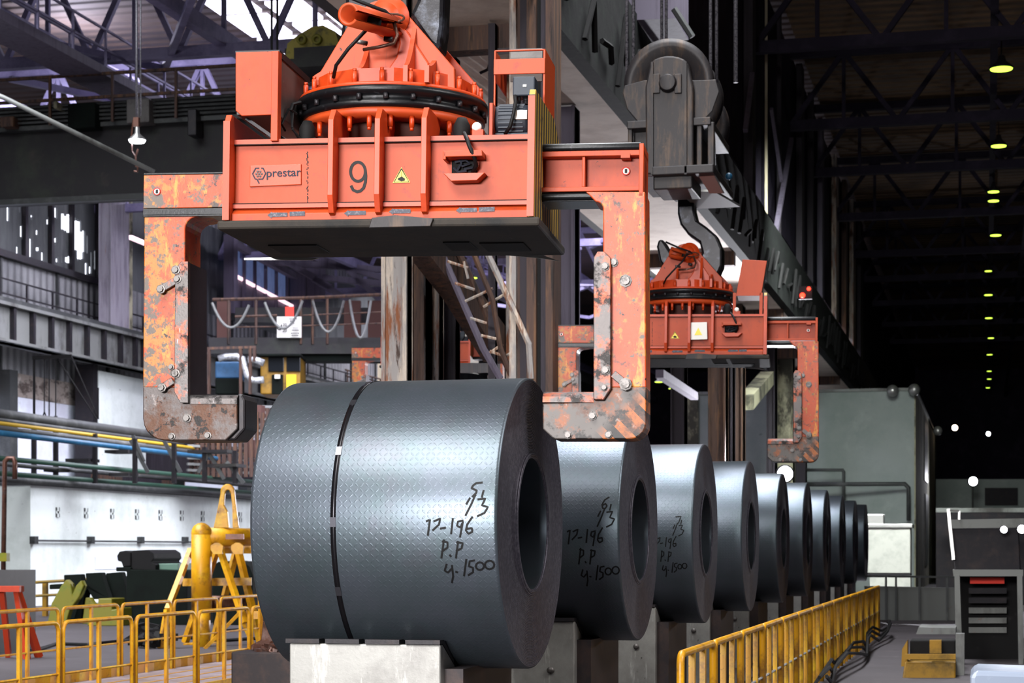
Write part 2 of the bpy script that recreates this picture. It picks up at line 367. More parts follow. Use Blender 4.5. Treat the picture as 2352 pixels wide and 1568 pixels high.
m_cladv = corrug('corrugated_cladding', '#8a8a8c', '#66676a', 12, 'Y')
# ------------------------------------------------------------------ the hall: floor, walls, roof
FAR = 186.0
struct(MB().box((-36.5, -22, -.3), (22, FAR, 0)).build('floor', m_concrete), 'grey concrete shop floor')
struct(MB().box((22, -22, 0), (22.4, FAR, 19)).build('wall_right', m_truss_shade), 'dark far right wall of the hall')
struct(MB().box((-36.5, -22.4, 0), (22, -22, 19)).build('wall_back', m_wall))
struct(MB().box((-36.5, FAR, 0), (22, FAR+.4, 19)).build('wall_front', m_truss_shade), 'dark end wall far down the hall')
struct(MB().box((-6.1, -22, 18.6), (22, FAR, 18.9)).build('ceiling', m_deck), 'dark corrugated roof deck of the right bay')
struct(MB().box((-36.5, -22, 18.9), (-6.1, FAR, 19.2)).build('ceiling_bay', m_deck_dk), 'brown corrugated roof deck of the left bay')
# left wall: lower whitewashed zone, brick strip, grey cladding, torn window band, upper cladding
XW = -36.0
def zs(v, X, u=0): return PX(u, v, X).z
zt0, zt1, zb0, zb1 = 13.0, 17.2, 5.9, 7.0
struct(MB().box((XW-.3, -22, 0), (XW, FAR, 7.6)).build('wall_left', m_wallw), 'whitewashed lower part of the left side wall')
struct(MB().box((XW-.3, -22, 7.6), (XW+.02, FAR, 8.5)).build('wall_left', m_brick), 'brick strip in the left side wall')
struct(MB().box((XW-.3, -22, 8.5), (XW, FAR, zt0)).build('wall_left', m_cladv), 'grey cladding of the left side wall')
struct(MB().box((XW-.3, -22, zt1), (XW, FAR, 18.9)).build('wall_left', m_cladv))
# torn band: vertical sheets with daylight gaps
wm = MB(); y0 = PX(-60, 600, XW).y; y1 = PX(232, 600, XW).y
wm.box((XW-.3, -22, zt0), (XW, y0, zt1)); wm.box((XW-.3, y1, zt0), (XW, FAR, zt1))
tears = [(20, 470, 505), (45, 455, 485), (48, 520, 545), (75, 492, 502), (40, 565, 590), (70, 548, 592), (88, 565, 580), (100, 577, 598), (128, 545, 560), (132, 590, 605), (143, 585, 602), (157, 587, 604), (128, 480, 500),
         (143, 489, 530), (155, 492, 532), (167, 495, 560), (178, 505, 575), (190, 530, 575), (200, 540, 585), (184, 560, 598), (208, 575, 612), (220, 575, 618), (227, 580, 625), (197, 605, 630), (207, 612, 632), (125, 545, 553), (110, 500, 512), (85, 530, 540), (62, 495, 500)]
def ypx(u): return PX(u, 560, XW).y
n = 96
for i in range(n):
    ua = -60+292*i/n; ub = ua+292/n; uc = (ua+ub)/2
    ya, yb = ypx(ua), ypx(ub)
    cuts = sorted([(zs(b, XW, uc), zs(a, XW, uc)) for (u, a, b) in [(u, a+random.uniform(-4, 4), b+random.uniform(-4, 4)) for (u, a, b) in tears] if abs(u-uc) < random.uniform(1.6, 4) or (150 < u < 192 and abs(u-uc) < 7)])
    z = zt0; gap = (yb-ya)*random.choice([0, 0, 0, .03, .08])
    for (a, b) in cuts:
        if a > z+.02: wm.box((XW-.08, ya+gap, z), (XW, yb, a))
        z = max(z, b)
    if z < zt1: wm.box((XW-.08, ya+gap, z), (XW, yb, zt1))
struct(wm.build('window_1', m_wall), 'torn glazing band letting in white daylight')
# window frames over the band
wf = MB()
for u in (-20, 58, 118, 165, 225): p = PX(u, 560, XW+.12); wf.box((p.x-.08, p.y-.1, zt0), (p.x+.08, p.y+.1, 18))
wf.box((XW, y0, zt0-.25), (XW+.25, y1, zt0))
struct(wf.build('trim_1', m_darksteel), 'dark posts and sill of the torn glazing band')
# wall ribs below the band
wr = MB()
for i in range(24): wr.box((XW, 20+i*4.6, 8.5), (XW+.12, 20.12+i*4.6, zt0))
for i in range(8): y = 18+i*12; wr.box((XW, y, 0), (XW+.5, y+.6, 8.5))
struct(wr.build('trim_2', m_pipegrey), 'narrow posts on the left side wall')

# left runway girder with plate stiffeners, rail and railing
XG = -34.3
g = thing('runway_girder', 'grey plate girder with upright stiffeners carrying a pale crane rail along the left wall', 'crane girder', (XG, 0, 0))
zg1 = PX(0, 692, XG).z; zg0 = PX(0, 783, XG).z
b = MB().box((-.5, 20, zg0), (0, FAR-1, zg1)); b.box((-.7, 20, zg1-.12), (.25, FAR-1, zg1)); b.box((-.7, 20, zg0), (.2, FAR-1, zg0+.1))
b.build('girder_web', m_girder_lt, g)
b = MB().box((0, 20, zg1), (.16, FAR-1, zg1+.17)); b.build('crane_rail', m_pipegrey, g)
st_ = MB()
for u in (25, 70, 113, 154, 195, 234, 272, 306, 325, -25):
    y = PX(u, 740, XG).y; st_.box((0, y-.09, zg0), (.18, y+.09, zg1-.1))
for i in range(12): y = PX(325, 740, XG).y+3+i*2.6; st_.box((0, y-.08, zg0), (.18, y+.08, zg1-.1))
o = st_.build('stiffener', m_darksteel, g); o['kind'] = 'stuff'
r = MB(); zr = zg1+.1
for i in range(40): y = 40+i*2.1; r.bar((-1.2, y, zr), (-1.2, y, zr+1.1), .06)
for zz in (.55, 1.1): r.bar((-1.2, 40, zr+zz), (-1.2, 124, zr+zz), .055)
r.build('railing', m_darksteel, g)
# columns that carry it
def column(u, v, X, wx, wy, z0, z1, mat, label, X0=None):
    p = PX(u, v, X); m = MB().box((p.x-wx/2, p.y-wy/2, z0), (p.x+wx/2, p.y+wy/2, z1))
    for s_ in (-1, 1): m.box((p.x+s_*wx/2-.03, p.y-wy/2-.05, z0), (p.x+s_*wx/2+.03, p.y+wy/2+.05, z1))
    return struct(m.build('steel_column', mat), label)
column(262, 600, -34.9, .5, 1.6, zg1, 18.9, m_pier, 'pale grey upper column beside the torn glazing')
column(290, 600, -34.9, .3, .35, zg1, 18.9, m_farside, 'narrow yellowish upper post beside the torn glazing')
struct(MB().box((-35.9, PX(222, 900, -35).y, 0), (-34.9, PX(330, 900, -35).y, 9.0)).build('wall_pier', m_bldg), 'whitewashed masonry pier under the left runway girder')
struct(MB().box((-35.6, PX(214, 900, -35).y-.4, 0), (-34.8, PX(214, 900, -35).y, 9.2)).build('steel_column', m_darksteel), 'dark column at the edge of the whitewashed pier')
for i in range(5): column(0, 0, 1, .6, .8, 0, 0.01, m_lav, None) if False else None

# middle runway between the bays: wide soffit, dark webs, cross beams
ys0, ys1 = 14.0, FAR-.5
mr = thing('runway_box_girder', 'long beige boxed crane runway crossing the hall overhead toward the dark end', 'crane girder', (-7.5, 0, 9.25))
MB().box((-1.25, ys0, 0), (1.3, ys1, .15)).build('soffit', m_soffit, mr)
MB().box((1.3, ys0, .0), (1.55, ys1, 1.9)).build('outer_web', m_net, mr)
MB().box((-1.45, ys0, 0), (-1.25, ys1, 1.9)).build('inner_web', m_girder, mr)
for y in (26.8, 36.6, 48.6, 60.6, 72.6, 84.6, 96.6): MB().box((-1.3, y, -.35), (1.35, y+.35, 0)).build('cross_beam', m_brown, mr)
tb = MB()
for i in range(70):
    y = 22+i*1.35; tb.tube([(1.6, y, .1+random.random()*.5), (1.68, y+.3, .5+random.random()), (1.62, y+.7, .2+random.random()*.7)], .05, 5)
o = tb.build('hanging_cables', m_black, mr); o['kind'] = 'stuff'
# diagonal cladding strips and upper columns above the runway on the right-hand side
for i, (u, wx, wy, mat) in enumerate([(1722, .25, .7, m_dkcol), (1760, .07, .12, m_beige), (1790, .12, .3, m_dkcol), (1838, .2, .9, m_dkcol), (1862, .2, .5, m_dkcol), (1885, .2, .9, m_lav), (1918, .2, 1.4, m_rust), (1940, .2, 1.2, m_brown), (1958, .2, 1.8, m_rust), (1975, .2, 2.2, m_dkcol)]):
    p = PX(u, 500, -6.3); struct(MB().box((-6.3-wx/2, p.y-wy/2, 9.3), (-6.3+wx/2, p.y+wy/2, 18.6)).build('upper_column', mat), 'upright cladding strip above the middle runway')
br = MB()
br.bar(PX(1818, 320, -6.1), PX(1782, 530, -6.1), .14); br.bar(PX(1772, 250, -6.1), PX(1795, 415, -6.1), .1); br.bar(PX(1728, 170, -6.1), PX(1712, 300, -6.1), .12)
struct(br.build('bay_bracing', m_lav), 'pale diagonal braces above the middle runway')
struct(MB().box((-6.6, 30, 12), (-6.45, FAR-1, 18.6)).build('wall_bay', m_truss_shade), 'dark cladding above the middle runway')

# columns of the middle line
def mcol(u, v, w_, d_, mat, label, X=-7.5):
    p = PX(u, v, X); m = MB()
    m.box((p.x-w_/2, p.y-d_/2, 0), (p.x-w_/2+.05, p.y+d_/2, 9.2)); m.box((p.x+w_/2-.05, p.y-d_/2, 0), (p.x+w_/2, p.y+d_/2, 9.2)); m.box((p.x-w_/2, p.y-d_*.35, 0), (p.x+w_/2, p.y+d_*.35, 9.2))
    return struct(m.build('steel_column', mat), label)
mcol(912, 700, .34, .3, m_rust, 'flaking rust-streaked column behind the first coil')
mcol(1000, 700, .18, .3, m_rust, 'narrow pale column beside the rust-streaked column', -8.0)
mcol(968, 700, .22, .5, m_brown, 'dark column between two pale ones', -7.9)
mcol(1035, 700, .22, .3, m_dkcol, 'dark column right of the narrow pale column', -7.9)
for i, (u, w_, mat) in enumerate([(1178, .16, m_rust), (1192, .12, m_brown), (1205, .12, m_brown), (1220, .12, m_dkcol), (1238, .16, m_brown), (1252, .1, m_dkcol)]):
    mcol(u, 700, w_, .25, mat, 'one upright of the brown built-up column behind the first coil', -7.2-.1*i)
mcol(1300, 500, .38, .5, m_lav, 'grey-violet column left of the hook block', -6.9)
for (u, w_, mat) in ((1186, .09, m_rust), (1198, .12, m_brown), (1213, .14, m_dkcol), (1228, .13, m_brown), (1243, .14, m_black), (1257, .12, m_dkcol), (1268, .10, m_brown)):
    p = PX(u, 300, -6.0); p.y = PX(1228, 300, -6.0).y; x = PY(u, 300, p.y).x
    struct(MB().box((x-w_/2, p.y-.12-random.random()*.1, 0), (x+w_/2, p.y+.35, 18.6)).build('steel_column', mat), 'one upright of the tall brown-black built-up column behind the motor guard')
mcol(1132, 150, .1, .15, m_dkcol, 'thin dark post under the beige runway', -6.8)
mcol(1650, 950, .5, .8, m_brown, 'brown latticed column behind the fourth coil', -7.6)
mcol(1672, 950, .35, .8, m_dkcol, 'dark upright of the latticed column behind the fourth coil', -7.5)
mcol(1694, 950, .4, .8, m_brown, 'brown upright at the right of the latticed column', -7.4)
mcol(1773, 950, .3, 1., m_dkcol, 'dark upright beside the pale column', -7.5)
mcol(1802, 950, .7, 1., m_farside, 'pale green-yellow column behind the right gripper leg', -7.4)
mcol(1838, 950, .5, .8, m_dkcol, 'dark column under the far lifting beam', -7.4)
mcol(1560, 950, .4, .8, m_dkcol, 'dark column left of the latticed column', -9)
# horizontal ties and the knee brace
kb = MB(); kb.prism([PX(940, 590, -7.6), PX(1000, 590, -7.6), PX(1140, 780, -7.6), PX(1140, 835, -7.6), PX(1110, 830, -7.6), PX(1020, 690, -7.6)], (.3, 0, 0))
struct(kb.build('knee_brace', m_brown), 'broad brown sloping brace behind the first coil')
kb = MB(); kb.bar(PX(945, 845, -8.3), PX(1130, 845, -8.3), .3, .16)
struct(kb.build('tie_beam', m_brown), 'brown horizontal tie between columns behind the first coil')
kb = MB(); kb.bar(PX(940, 728, -8.4), PX(1030, 755, -8.4), .12); struct(kb.build('tie_beam', m_brown))
kb = MB(); kb.bar(PX(1515, 858, -7.8), PX(1595, 910, -7.8), .2); struct(kb.build('brace_bar', m_lav), 'thin pale diagonal brace by the fourth coil')
kb = MB(); kb.bar(PX(1713, 925, -7.3), PX(1762, 868, -7.3), .45, .45); struct(kb.build('brace_bar', m_farside), 'pale yellow diagonal brace beside the latticed column')

# latticed access stair behind the first coil
lf = thing('caged_ladder', 'slanting rusty lattice ladder behind the big first coil', 'ladder', tuple(PD(1100, 880, 27)))
L0 = Vector(lf.location)
def lp(pts, r, mat, name, n=6, d=27): return MB().tube([PD(u, v, d)-L0 for (u, v) in pts], r, n).build(name, mat, lf)
lp([(1015, 582), (1062, 690), (1110, 800), (1150, 870)], .05, m_lav, 'stile')
lp([(1055, 582), (1100, 680), (1160, 830), (1185, 880)], .05, m_brown, 'stile', d=27.6)
lp([(1088, 582), (1132, 690), (1150, 800), (1178, 870)], .04, m_brown, 'stile', d=26.6)
lp([(1120, 582), (1170, 690), (1215, 790), (1220, 870)], .045, m_rust, 'stile', d=26.3)
for (a, b_) in [((1028, 600), (1075, 615)), ((1045, 650), (1090, 665)), ((1068, 692), (1132, 662)), ((1110, 705), (1160, 675)), ((1080, 730), (1118, 742)), ((1105, 770), (1140, 778)), ((1125, 810), (1155, 790)), ((1125, 806), (1165, 820)), ((1160, 818), (1212, 790)), ((1075, 640), (1065, 600))]:
    lp([a, b_], .02, m_rust, 'rung', 5, 26.8)

# right-bay roof trusses with lamps
ztr = 15.9
def truss(y, x0, x1, z0, z1, name, mat, label, n=8):
    m = MB(); m.bar((x0, y, z0), (x1, y, z0), .32, .32); m.bar((x0, y, z1), (x1, y, z1), .28, .28)
    for i in range(n):
        xa = x0+(x1-x0)*i/n; xb = x0+(x1-x0)*(i+1)/n; xm = (xa+xb)/2
        m.bar((xa, y, z0), (xm, y, z1), .16); m.bar((xm, y, z1), (xb, y, z0), .16); m.bar((xm, y, z0), (xm, y, z1), .12)
    return struct(m.build(name, mat), label)
lamps = [(2300, 158, 1.5), (2294, 335, 1.2), (2282, 440, 1), (2282, 461, 1), (2287, 540, 1.1), (2270, 622, .8), (2270, 677, 1), (2271, 730, 1), (2276, 776, .9), (2273, 814, .9), (2272, 852, .8), (2272, 870, .8), (2269, 890, .8)]
ty = []
for (u, v, s_) in lamps:
    d = 14.0*4450/(HV-v)
    if ty and d*ct-ty[-1] < 5: continue
    ty.append(d*ct)
for y in ty[:9]: truss(y+.3, -6.4, 22, ztr+.1, 18.4, 'roof_truss', m_truss_shade, 'dark roof truss across the right bay')
struct((lambda m: [m.box((x, 40, z_), (x+.22, FAR-1, z_+.22)) for (x, z_) in ((1.6, ztr), (4.2, ztr), (.12, ztr+.6))] and m)(MB()).build('roof_purlins', m_truss_shade), 'long dark purlins under the right bay roof')
lm = None
words = ['nearest and largest', 'second nearest', 'third', 'fourth', 'fifth', 'sixth', 'seventh', 'eighth', 'ninth', 'tenth', 'eleventh', 'twelfth', 'farthest']
for i, (u, v, s_) in enumerate(lamps):
    d = 14.0*4450/(HV-v); p = PD(u, v, d)
    if lm is None:
        t = thing('high_bay_lamp', '', 'ceiling lamp', group='row of yellow-green high bay lamps')
        MB().lathe([(.02, .45), (.12, .42), (.16, .25), (.46, .04), (.46, 0), (.42, 0), (.14, .22)], n=20).build('lamp_shade', m_darksteel, t)
        MB().lathe([(.001, .05), (.4, .05), (.42, .02), (.4, -.03), (.001, -.05)], n=20).build('lamp_glass', m_lamp_g, t)
        MB().tube([(0, 0, .42), (0, 0, .9)], .03, 6).build('hanger', m_darksteel, t)
        lm = t
    else: t = copy_tree(lm)
    t.location = p; t.scale = (s_*.52, s_*.52, .9)
    t['label'] = f'glowing yellow-green high bay lamp under the dark roof, {words[i]} of the long row'
# roof lamps seen in the left bay
for (u, v, d, s_, lb) in [(15, 76, 62, 1.6, 'big yellow-green lamp at the upper left edge under the roof'), (3, 50, 57, .8, 'small lamp just above the big one at the upper left edge')]:
    t = copy_tree(lm); t.location = PD(u, v, d); t.scale = (s_,)*3; t['label'] = lb; del t['group']
for (u, v, d, lb) in [(1513, 877, 100, 'small green lamp under the far lifting beam, left of a pair'), (1545, 892, 96, 'small green lamp under the far lifting beam, right of a pair'), (1083, 638, 70, 'small green lamp glimpsed through the slanting lattice ladder')]:
    t = copy_tree(lm); t.location = PD(u, v, d); t.scale = (.5,)*3; t['label'] = lb; del t['group']

# left-bay roof: trusses, purlins, inspection walkway, skylights
for i, d in enumerate((54, 66, 78, 92, 106)): truss(d*ct*.98, -36, -8.7, 15.9, 18.7, 'roof_truss', m_truss_lit, 'violet-grey roof truss across the left bay', 10)
lg = MB()
for x in (-31, -26, -21, -16, -12): lg.bar((x, 30, 16.2), (x, FAR-1, 16.2), .3, .45)
struct(lg.build('roof_purlins', m_truss_lit), 'long purlins under the left bay roof')
dg = MB()
for i in range(9):
    y = 44+i*9; dg.bar((-28.5, y, 15.9), (-23.5, y+9, 15.9), .18); dg.bar((-18.5, y, 15.9), (-23.5, y+9, 15.9), .18); dg.bar((-13, y, 15.9), (-18, y+9, 15.9), .16)
struct(dg.build('roof_bracing', m_truss_lit), 'diagonal wind bracing under the left bay roof')
wk = thing('inspection_walkway', 'pale railed walkway running under the left bay roof', 'walkway', (-24.5, 0, 0))
MB().box((-.6, 42, 15.0), (.6, 110, 15.25)).build('walkway_deck', m_lav, wk)
r = MB()
for s_ in (-.55, .55):
    for zz in (.55, 1.1): r.bar((s_, 42, 15.2+zz), (s_, 110, 15.2+zz), .06)
    for i in range(34): r.bar((s_, 42+i*2, 15.2), (s_, 42+i*2, 16.3), .06)
r.build('railing', m_truss_lit, wk)
sk = MB()
for (x0, x1, y, y2) in [(-23.6, -22.2, 55, 66), (-21.8, -20.6, 54, 64), (-20.3, -19.4, 58, 70), (-20.5, -18, 72, 76), (-20, -17, 78, 88), (-17.2, -15, 66, 72), (-16.5, -14, 80, 88), (-19.5, -17, 90, 100), (-22.6, -21.5, 76, 84)]:
    for j in range(4): yy = y+(y2-y)*j/4; sk.box((x0, yy+.2, 18.7), (x1, yy+(y2-y)/4-.25, 18.8))
struct(sk.build('window_2', m_sky), 'bright roof glazing in the left bay')

# overhead crane girder across the left bay, near, dark
cg = thing('overhead_crane', 'big dark overhead crane bridge spanning the left bay in front of the windows', 'bridge crane', (-22, 50.2, 11.65))
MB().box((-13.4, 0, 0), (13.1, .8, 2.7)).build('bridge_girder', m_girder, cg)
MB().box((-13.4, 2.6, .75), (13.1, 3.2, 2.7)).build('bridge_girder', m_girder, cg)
r = MB().box((-13.4, -.25, 1.95), (13.1, 0, 2.07)); r.box((-13.4, -.15, -.1), (13.1, .1, .05))
for i in range(5): r.tube([(-13.4, -.3, 2.15+i*.11), (5, -.3, 2.15+i*.11)], .035, 6)
r.build('conduit_rack', m_pipegrey, cg)
r = MB()
for i in range(14): r.bar((-13+i*1.9, -.5, 2.0), (-13+i*1.9, -.5, 3.35), .07)
for zz in (2.7, 3.35): r.bar((-13.4, -.5, zz), (13, -.5, zz), .08)
r.build('railing', m_brown, cg)
def cgb(u0, v0, u1, v1, mat, name, y=-.6, t_=.5):
    a = PY(u0, v0, 50.2+y); b_ = PY(u1, v1, 50.2+y); o3 = Vector(cg.location)
    a -= o3; b_ -= o3; MB().box((a.x, y, a.z), (b_.x, y+t_, b_.z)).build(name, mat, cg, bevel=.03)
cgb(155, 238, 218, 292, m_dkgreen, 'cabinet'); cgb(290, 228, 342, 280, m_machine if False else m_boxgrey, 'cabinet'); cgb(0, 268, 30, 290, m_brown, 'cabinet'); cgb(122, 232, 131, 248, m_farside, 'cabinet'); cgb(430, 250, 450, 310, m_darksteel, 'cabinet')
# trolley with yellow sheaves on that crane
tr = thing('crane_trolley', 'olive yellow curved trolley frame with two round openings on the dark crane bridge', 'crane trolley', tuple(PD(712, 125, 50.5)))
T0 = Vector(tr.location)
def tq(u, v, d=50.5): return PD(u, v, d)-T0
m_olive = paint('olive_paint', '#8a7f22', .55, 0, [('#3c3a14', 2, .48, .6)])
pts = [tq(u, v) for (u, v) in [(655, 135), (660, 100), (682, 82), (715, 62), (742, 58), (770, 72), (778, 100), (775, 135)]]
MB().prism(pts, (0, .5, 0)).build('side_frame', m_olive, tr)
for (u, v) in ((695, 92), (730, 92)):
    MB().lathe([(.07, -.12), (.13, -.12), (.13, 0), (.07, 0)], tuple(tq(u, v)), 'y', 20, closed=True).build('ring', m_lime, tr)
a = tq(652, 110); b_ = tq(778, 155); MB().box((a.x, -.1, a.z), (b_.x, 1.5, b_.z)).build('housing', m_girder, tr)

# second crane bridge further back with cab, sign and festoon cables
c2 = thing('overhead_crane', 'farther dark bridge crane with yellow cab, white sign and looped cables', 'bridge crane', tuple(PD(680, 760, 76)))
K0 = Vector(c2.location)
def kq(u, v, d=76): return PD(u, v, d)-K0
def kbox(u0, v0, u1, v1, t_, name, mat, d=76, bevel=0, label=None):
    a = kq(u0, v1, d); b_ = kq(u1, v1, d); up = (HV-v0)/F*d-(HV-v1)/F*d
    x = b_-a; dep = Vector((-x.y, x.x, 0)).normalized()*t_
    return MB().prism([a, b_, b_+Vector((0, 0, up)), a+Vector((0, 0, up))], dep).build(name, mat, c2, label, bevel)
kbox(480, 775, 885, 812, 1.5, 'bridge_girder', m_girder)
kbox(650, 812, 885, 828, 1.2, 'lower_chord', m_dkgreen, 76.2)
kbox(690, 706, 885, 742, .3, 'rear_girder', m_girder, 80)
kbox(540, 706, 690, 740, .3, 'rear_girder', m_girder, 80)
kbox(498, 690, 526, 775, .5, 'end_post', m_brownwall, 77)
for (a, b_) in ((790, 828), (845, 880)): kbox(a, 690, b_, 780, .4, 'rust_panel', m_brownwall, 79)
kbox(636, 727, 692, 775, .08, 'sign_board', m_white, 75.8)
kbox(655, 704, 675, 727, .08, 'red_board', m_redpanel, 75.9)
# sign wording: figures and short lines of print
sb = MB()
for (u0, v0, u1, v1) in [(664, 731, 683, 733), (666, 736, 678, 738), (668, 741, 676, 743), (672, 752, 686, 753.5), (670, 757, 687, 759), (668, 764, 688, 766), (670, 769, 686, 771)]:
    for k in range(5):
        ua = u0+(u1-u0)*k/5; a = kq(ua, v1, 75.7); b_ = kq(ua+(u1-u0)/5*.7, v1, 75.7); up = Vector((0, 0, (v1-v0)/F*75.7)); sb.prism([a, b_, b_+up, a+up], (0, .02, 0))
sb.build('sign_print', m_ink, c2)
def text(body, size, mat, parent, M, ext=.003, name='lettering', sx=1.0, bold=0):
    cu = bpy.data.curves.new(name, 'FONT'); cu.body = body; cu.size = size; cu.extrude = ext; cu.offset = bold; cu.materials.append(mat)
    cu.align_x = 'CENTER'; cu.align_y = 'CENTER'
    o = bpy.data.objects.new(name, cu); C.objects.link(o); bpy.context.view_layer.update()
    me = bpy.data.meshes.new_from_object(o.evaluated_get(bpy.context.evaluated_depsgraph_get())); bpy.data.objects.remove(o)
    if not me.materials: me.materials.append(mat)
    o = bpy.data.objects.new(name, me); C.objects.link(o); o.parent = parent; o.matrix_local = M @ Matrix.Diagonal((sx, 1, 1, 1)); return o
FX = Matrix.Rotation(PI/2, 4, 'X')
RZ = Matrix.Rotation(TH, 4, 'Z')
text('U', .30, m_ink, c2, Matrix.Translation(kq(642, 752, 75.65)) @ RZ @ FX, bold=.01)
text('20', .17, m_ink, c2, Matrix.Translation(kq(654, 746, 75.65)) @ RZ @ FX, bold=.005)
text('20', .17, m_ink, c2, Matrix.Translation(kq(654, 759, 75.65)) @ RZ @ FX, bold=.005)
r = MB(); r.tube([kq(488, 688), kq(700, 684), kq(885, 676)], .07, 6); r.tube([kq(540, 727, 75), kq(636, 724, 75)], .05, 6); r.tube([kq(540, 751, 75), kq(640, 750, 75)], .03, 6); r.tube([kq(695, 724, 75), kq(885, 716, 75)], .03, 6); r.tube([kq(695, 748, 75), kq(885, 742, 75)], .03, 6)
for u in (525, 588, 691, 718, 752): r.tube([kq(u, 686), kq(u, 790)], .06, 6)
r.build('railing', m_brown, c2)
fest = [((487, 695), (535, 752), (572, 700)), ((608, 694), (655, 754), (695, 690)), ((718, 690), (752, 762), (790, 690)), ((803, 688), (828, 776), (852, 690))]
for (a, m_, b_) in fest:
    pts = []
    for i in range(13):
        t_ = i/12; uu = a[0]+(b_[0]-a[0])*t_; vv = (1-t_)*a[1]+t_*b_[1]; sag = m_[1]-(a[1]+b_[1])/2
        pts.append(kq(uu, vv+sag*(1-(2*t_-1)**2), 74.8))
    MB().tube(pts, .055, 6).build('festoon_cable', m_girder_lt, c2)
# cab
kbox(592, 812, 692, 818, 2.2, 'cab_roof', m_dkgreen, 74.6, .05); kbox(598, 818, 690, 905, 2.0, 'cab_body', m_cab, 75, .05)
kbox(616, 820, 652, 853, .1, 'cab_window', m_glass, 74.9, .02); kbox(658, 820, 690, 853, .1, 'cab_window', m_glass, 74.9, .02)
kbox(624, 860, 650, 905, .1, 'cab_door', m_dkgreen, 74.9, .02); kbox(631, 860, 643, 869, .05, 'notice', m_white, 74.75); kbox(658, 860, 680, 890, .2, 'cab_panel', m_yel, 74.8)
kbox(494, 830, 549, 868, 1.6, 'air_unit', m_blueunit, 75, .05); kbox(494, 868, 549, 905, 1.6, 'lower_unit', m_dkgreen, 75, .05)
r = MB()
for (a, b_) in [((480, 797), (480, 905)), ((553, 800), (553, 905)), ((575, 800), (575, 905)), ((585, 800), (585, 830)), ((480, 800), (588, 797))]: r.bar(kq(*a, 74.2), kq(*b_, 74.2), .1)
r.build('cab_gantry_frame', m_brown, c2)
for pts in ([(502, 824), (520, 819), (545, 818), (556, 824), (561, 842), (568, 862), (580, 874), (606, 872)], [(570, 826), (585, 826), (606, 834)]):
    MB().tube([kq(u, v, 74.3) for (u, v) in pts], .14, 10).build('foil_duct', m_foil, c2)
# band of daylight and sloping glazing beyond
struct(MB().prism([PD(536, 566, 92), PD(536, 628, 92), PD(682, 702, 105), PD(682, 640, 105)], (-.1, .1, 0)).build('window_3', m_win), 'blue-grey sloping glazing far behind the near gripper')
struct(MB().prism([PD(536, 634, 92), PD(536, 720, 92), PD(690, 720, 105), PD(690, 712, 105)], (-.1, .1, 0)).build('wall_panel', m_lav), 'violet cladding under the sloping glazing')
struct(MB().bar(PD(533, 629, 91.5), PD(692, 714, 104.5), .12, .14).build('window_4', m_sky2), 'narrow slit of daylight under the sloping glazing')
struct(MB().bar(PD(300, 545, 75), PD(336, 560, 78), .12, .16).build('window_5', m_sky2), 'short slit of daylight beside the near gripper')
fr = MB()
for i in range(7): t_ = i/6; fr.bar(PD(536+148*t_, 563+78*t_, 91+13*t_), PD(536+148*t_, 720, 91+13*t_), .14)
fr.bar(PD(530, 556, 90), PD(690, 642, 104), .3); fr.bar(PD(530, 540, 90), PD(530, 720, 90), .5); fr.bar(PD(690, 620, 103), PD(690, 720, 103), .9); fr.bar(PD(720, 560, 103), PD(720, 690, 103), 1.0)
struct(fr.build('window_frame', m_lav), 'posts and rails of the sloping glazing')
far_tr = MB()
for (a, b_) in [((560, 596), (885, 620)), ((700, 585), (885, 640)), ((740, 638), (885, 652)), ((720, 640), (800, 690)), ((780, 600), (885, 700)), ((640, 590), (760, 660)), ((480, 560), (560, 600)), ((1020, 640), (1170, 660)), ((1010, 605), (1180, 600))]: far_tr.bar(PD(*a, 98), PD(*b_, 98), .3)
struct(far_tr.build('roof_truss', m_lav), 'distant pale truss members behind the near lifting beam')
struct(MB().prism([PD(715, 905, 118), PD(885, 905, 118), PD(885, 815, 118), PD(715, 815, 118)], (0, .3, 0)).build('wall_panel', m_beige), 'cream wall at the far end of the left bay')
r = MB(); 
for (a, b_) in [((715, 828), (880, 872)), ((715, 842), (880, 886)), ((715, 856), (880, 900))]: r.tube([PD(*a, 112), PD(*b_, 112)], .05, 5)
for i in range(9): u = 722+i*19; v = 830+i*5.1; r.tube([PD(u, v, 112), PD(u, v+30, 112)], .05, 5)
tag(r.build('stair_railing', m_brown), 'thin dark railing sloping in front of the cream far wall', 'railing')
# ------------------------------------------------------------------ coils on saddles
R = .95; XC = -2.891; YC = 12.37; ZC = H + (HV-1202)/F*12.7; CW = 1.6; PITCH = 4.053
def coil_mesh():
    """tread-pattern outer skin with UVs, one sheet wound on itself"""
    me = bpy.data.meshes.new('sheet'); vs = []; fs = []; uv = []; n = 144
    prof = [(-CW+.0, R-.012, -.02), (-CW+.006, R-.003, .0), (-CW+.02, R, 0.02), (-.02, R, CW-.02), (-.006, R-.003, CW-.01), (0, R-.012, CW)]
    for (x, r, s_) in prof:
        for k in range(n):
            a = 2*PI*k/n; vs.append((x, r*math.sin(a), r*math.cos(a)))
    for i in range(len(prof)-1):
        for k in range(n):
            kk = (k+1) % n; fs.append((i*n+k, (i+1)*n+k, (i+1)*n+kk, i*n+kk))
            ang = [2*PI*R*k/n, 2*PI*R*k/n, 2*PI*R*(k+1)/n, 2*PI*R*(k+1)/n]; sx = [prof[i][2], prof[i+1][2], prof[i+1][2], prof[i][2]]
            uv.append(list(zip(sx, ang)))
    me.from_pydata(vs, [], fs); l = me.uv_layers.new(name='UVMap')
    for p in me.polygons:
        p.use_smooth = True
        for j, li in enumerate(p.loop_indices): l.data[li].uv = uv[p.index][j]
    me.materials.append(m_coil); me.update(); return me
RB = .44
coil = thing('steel_coil', '', 'steel coil', (XC, YC, ZC), group='row of tread-plate steel coils')
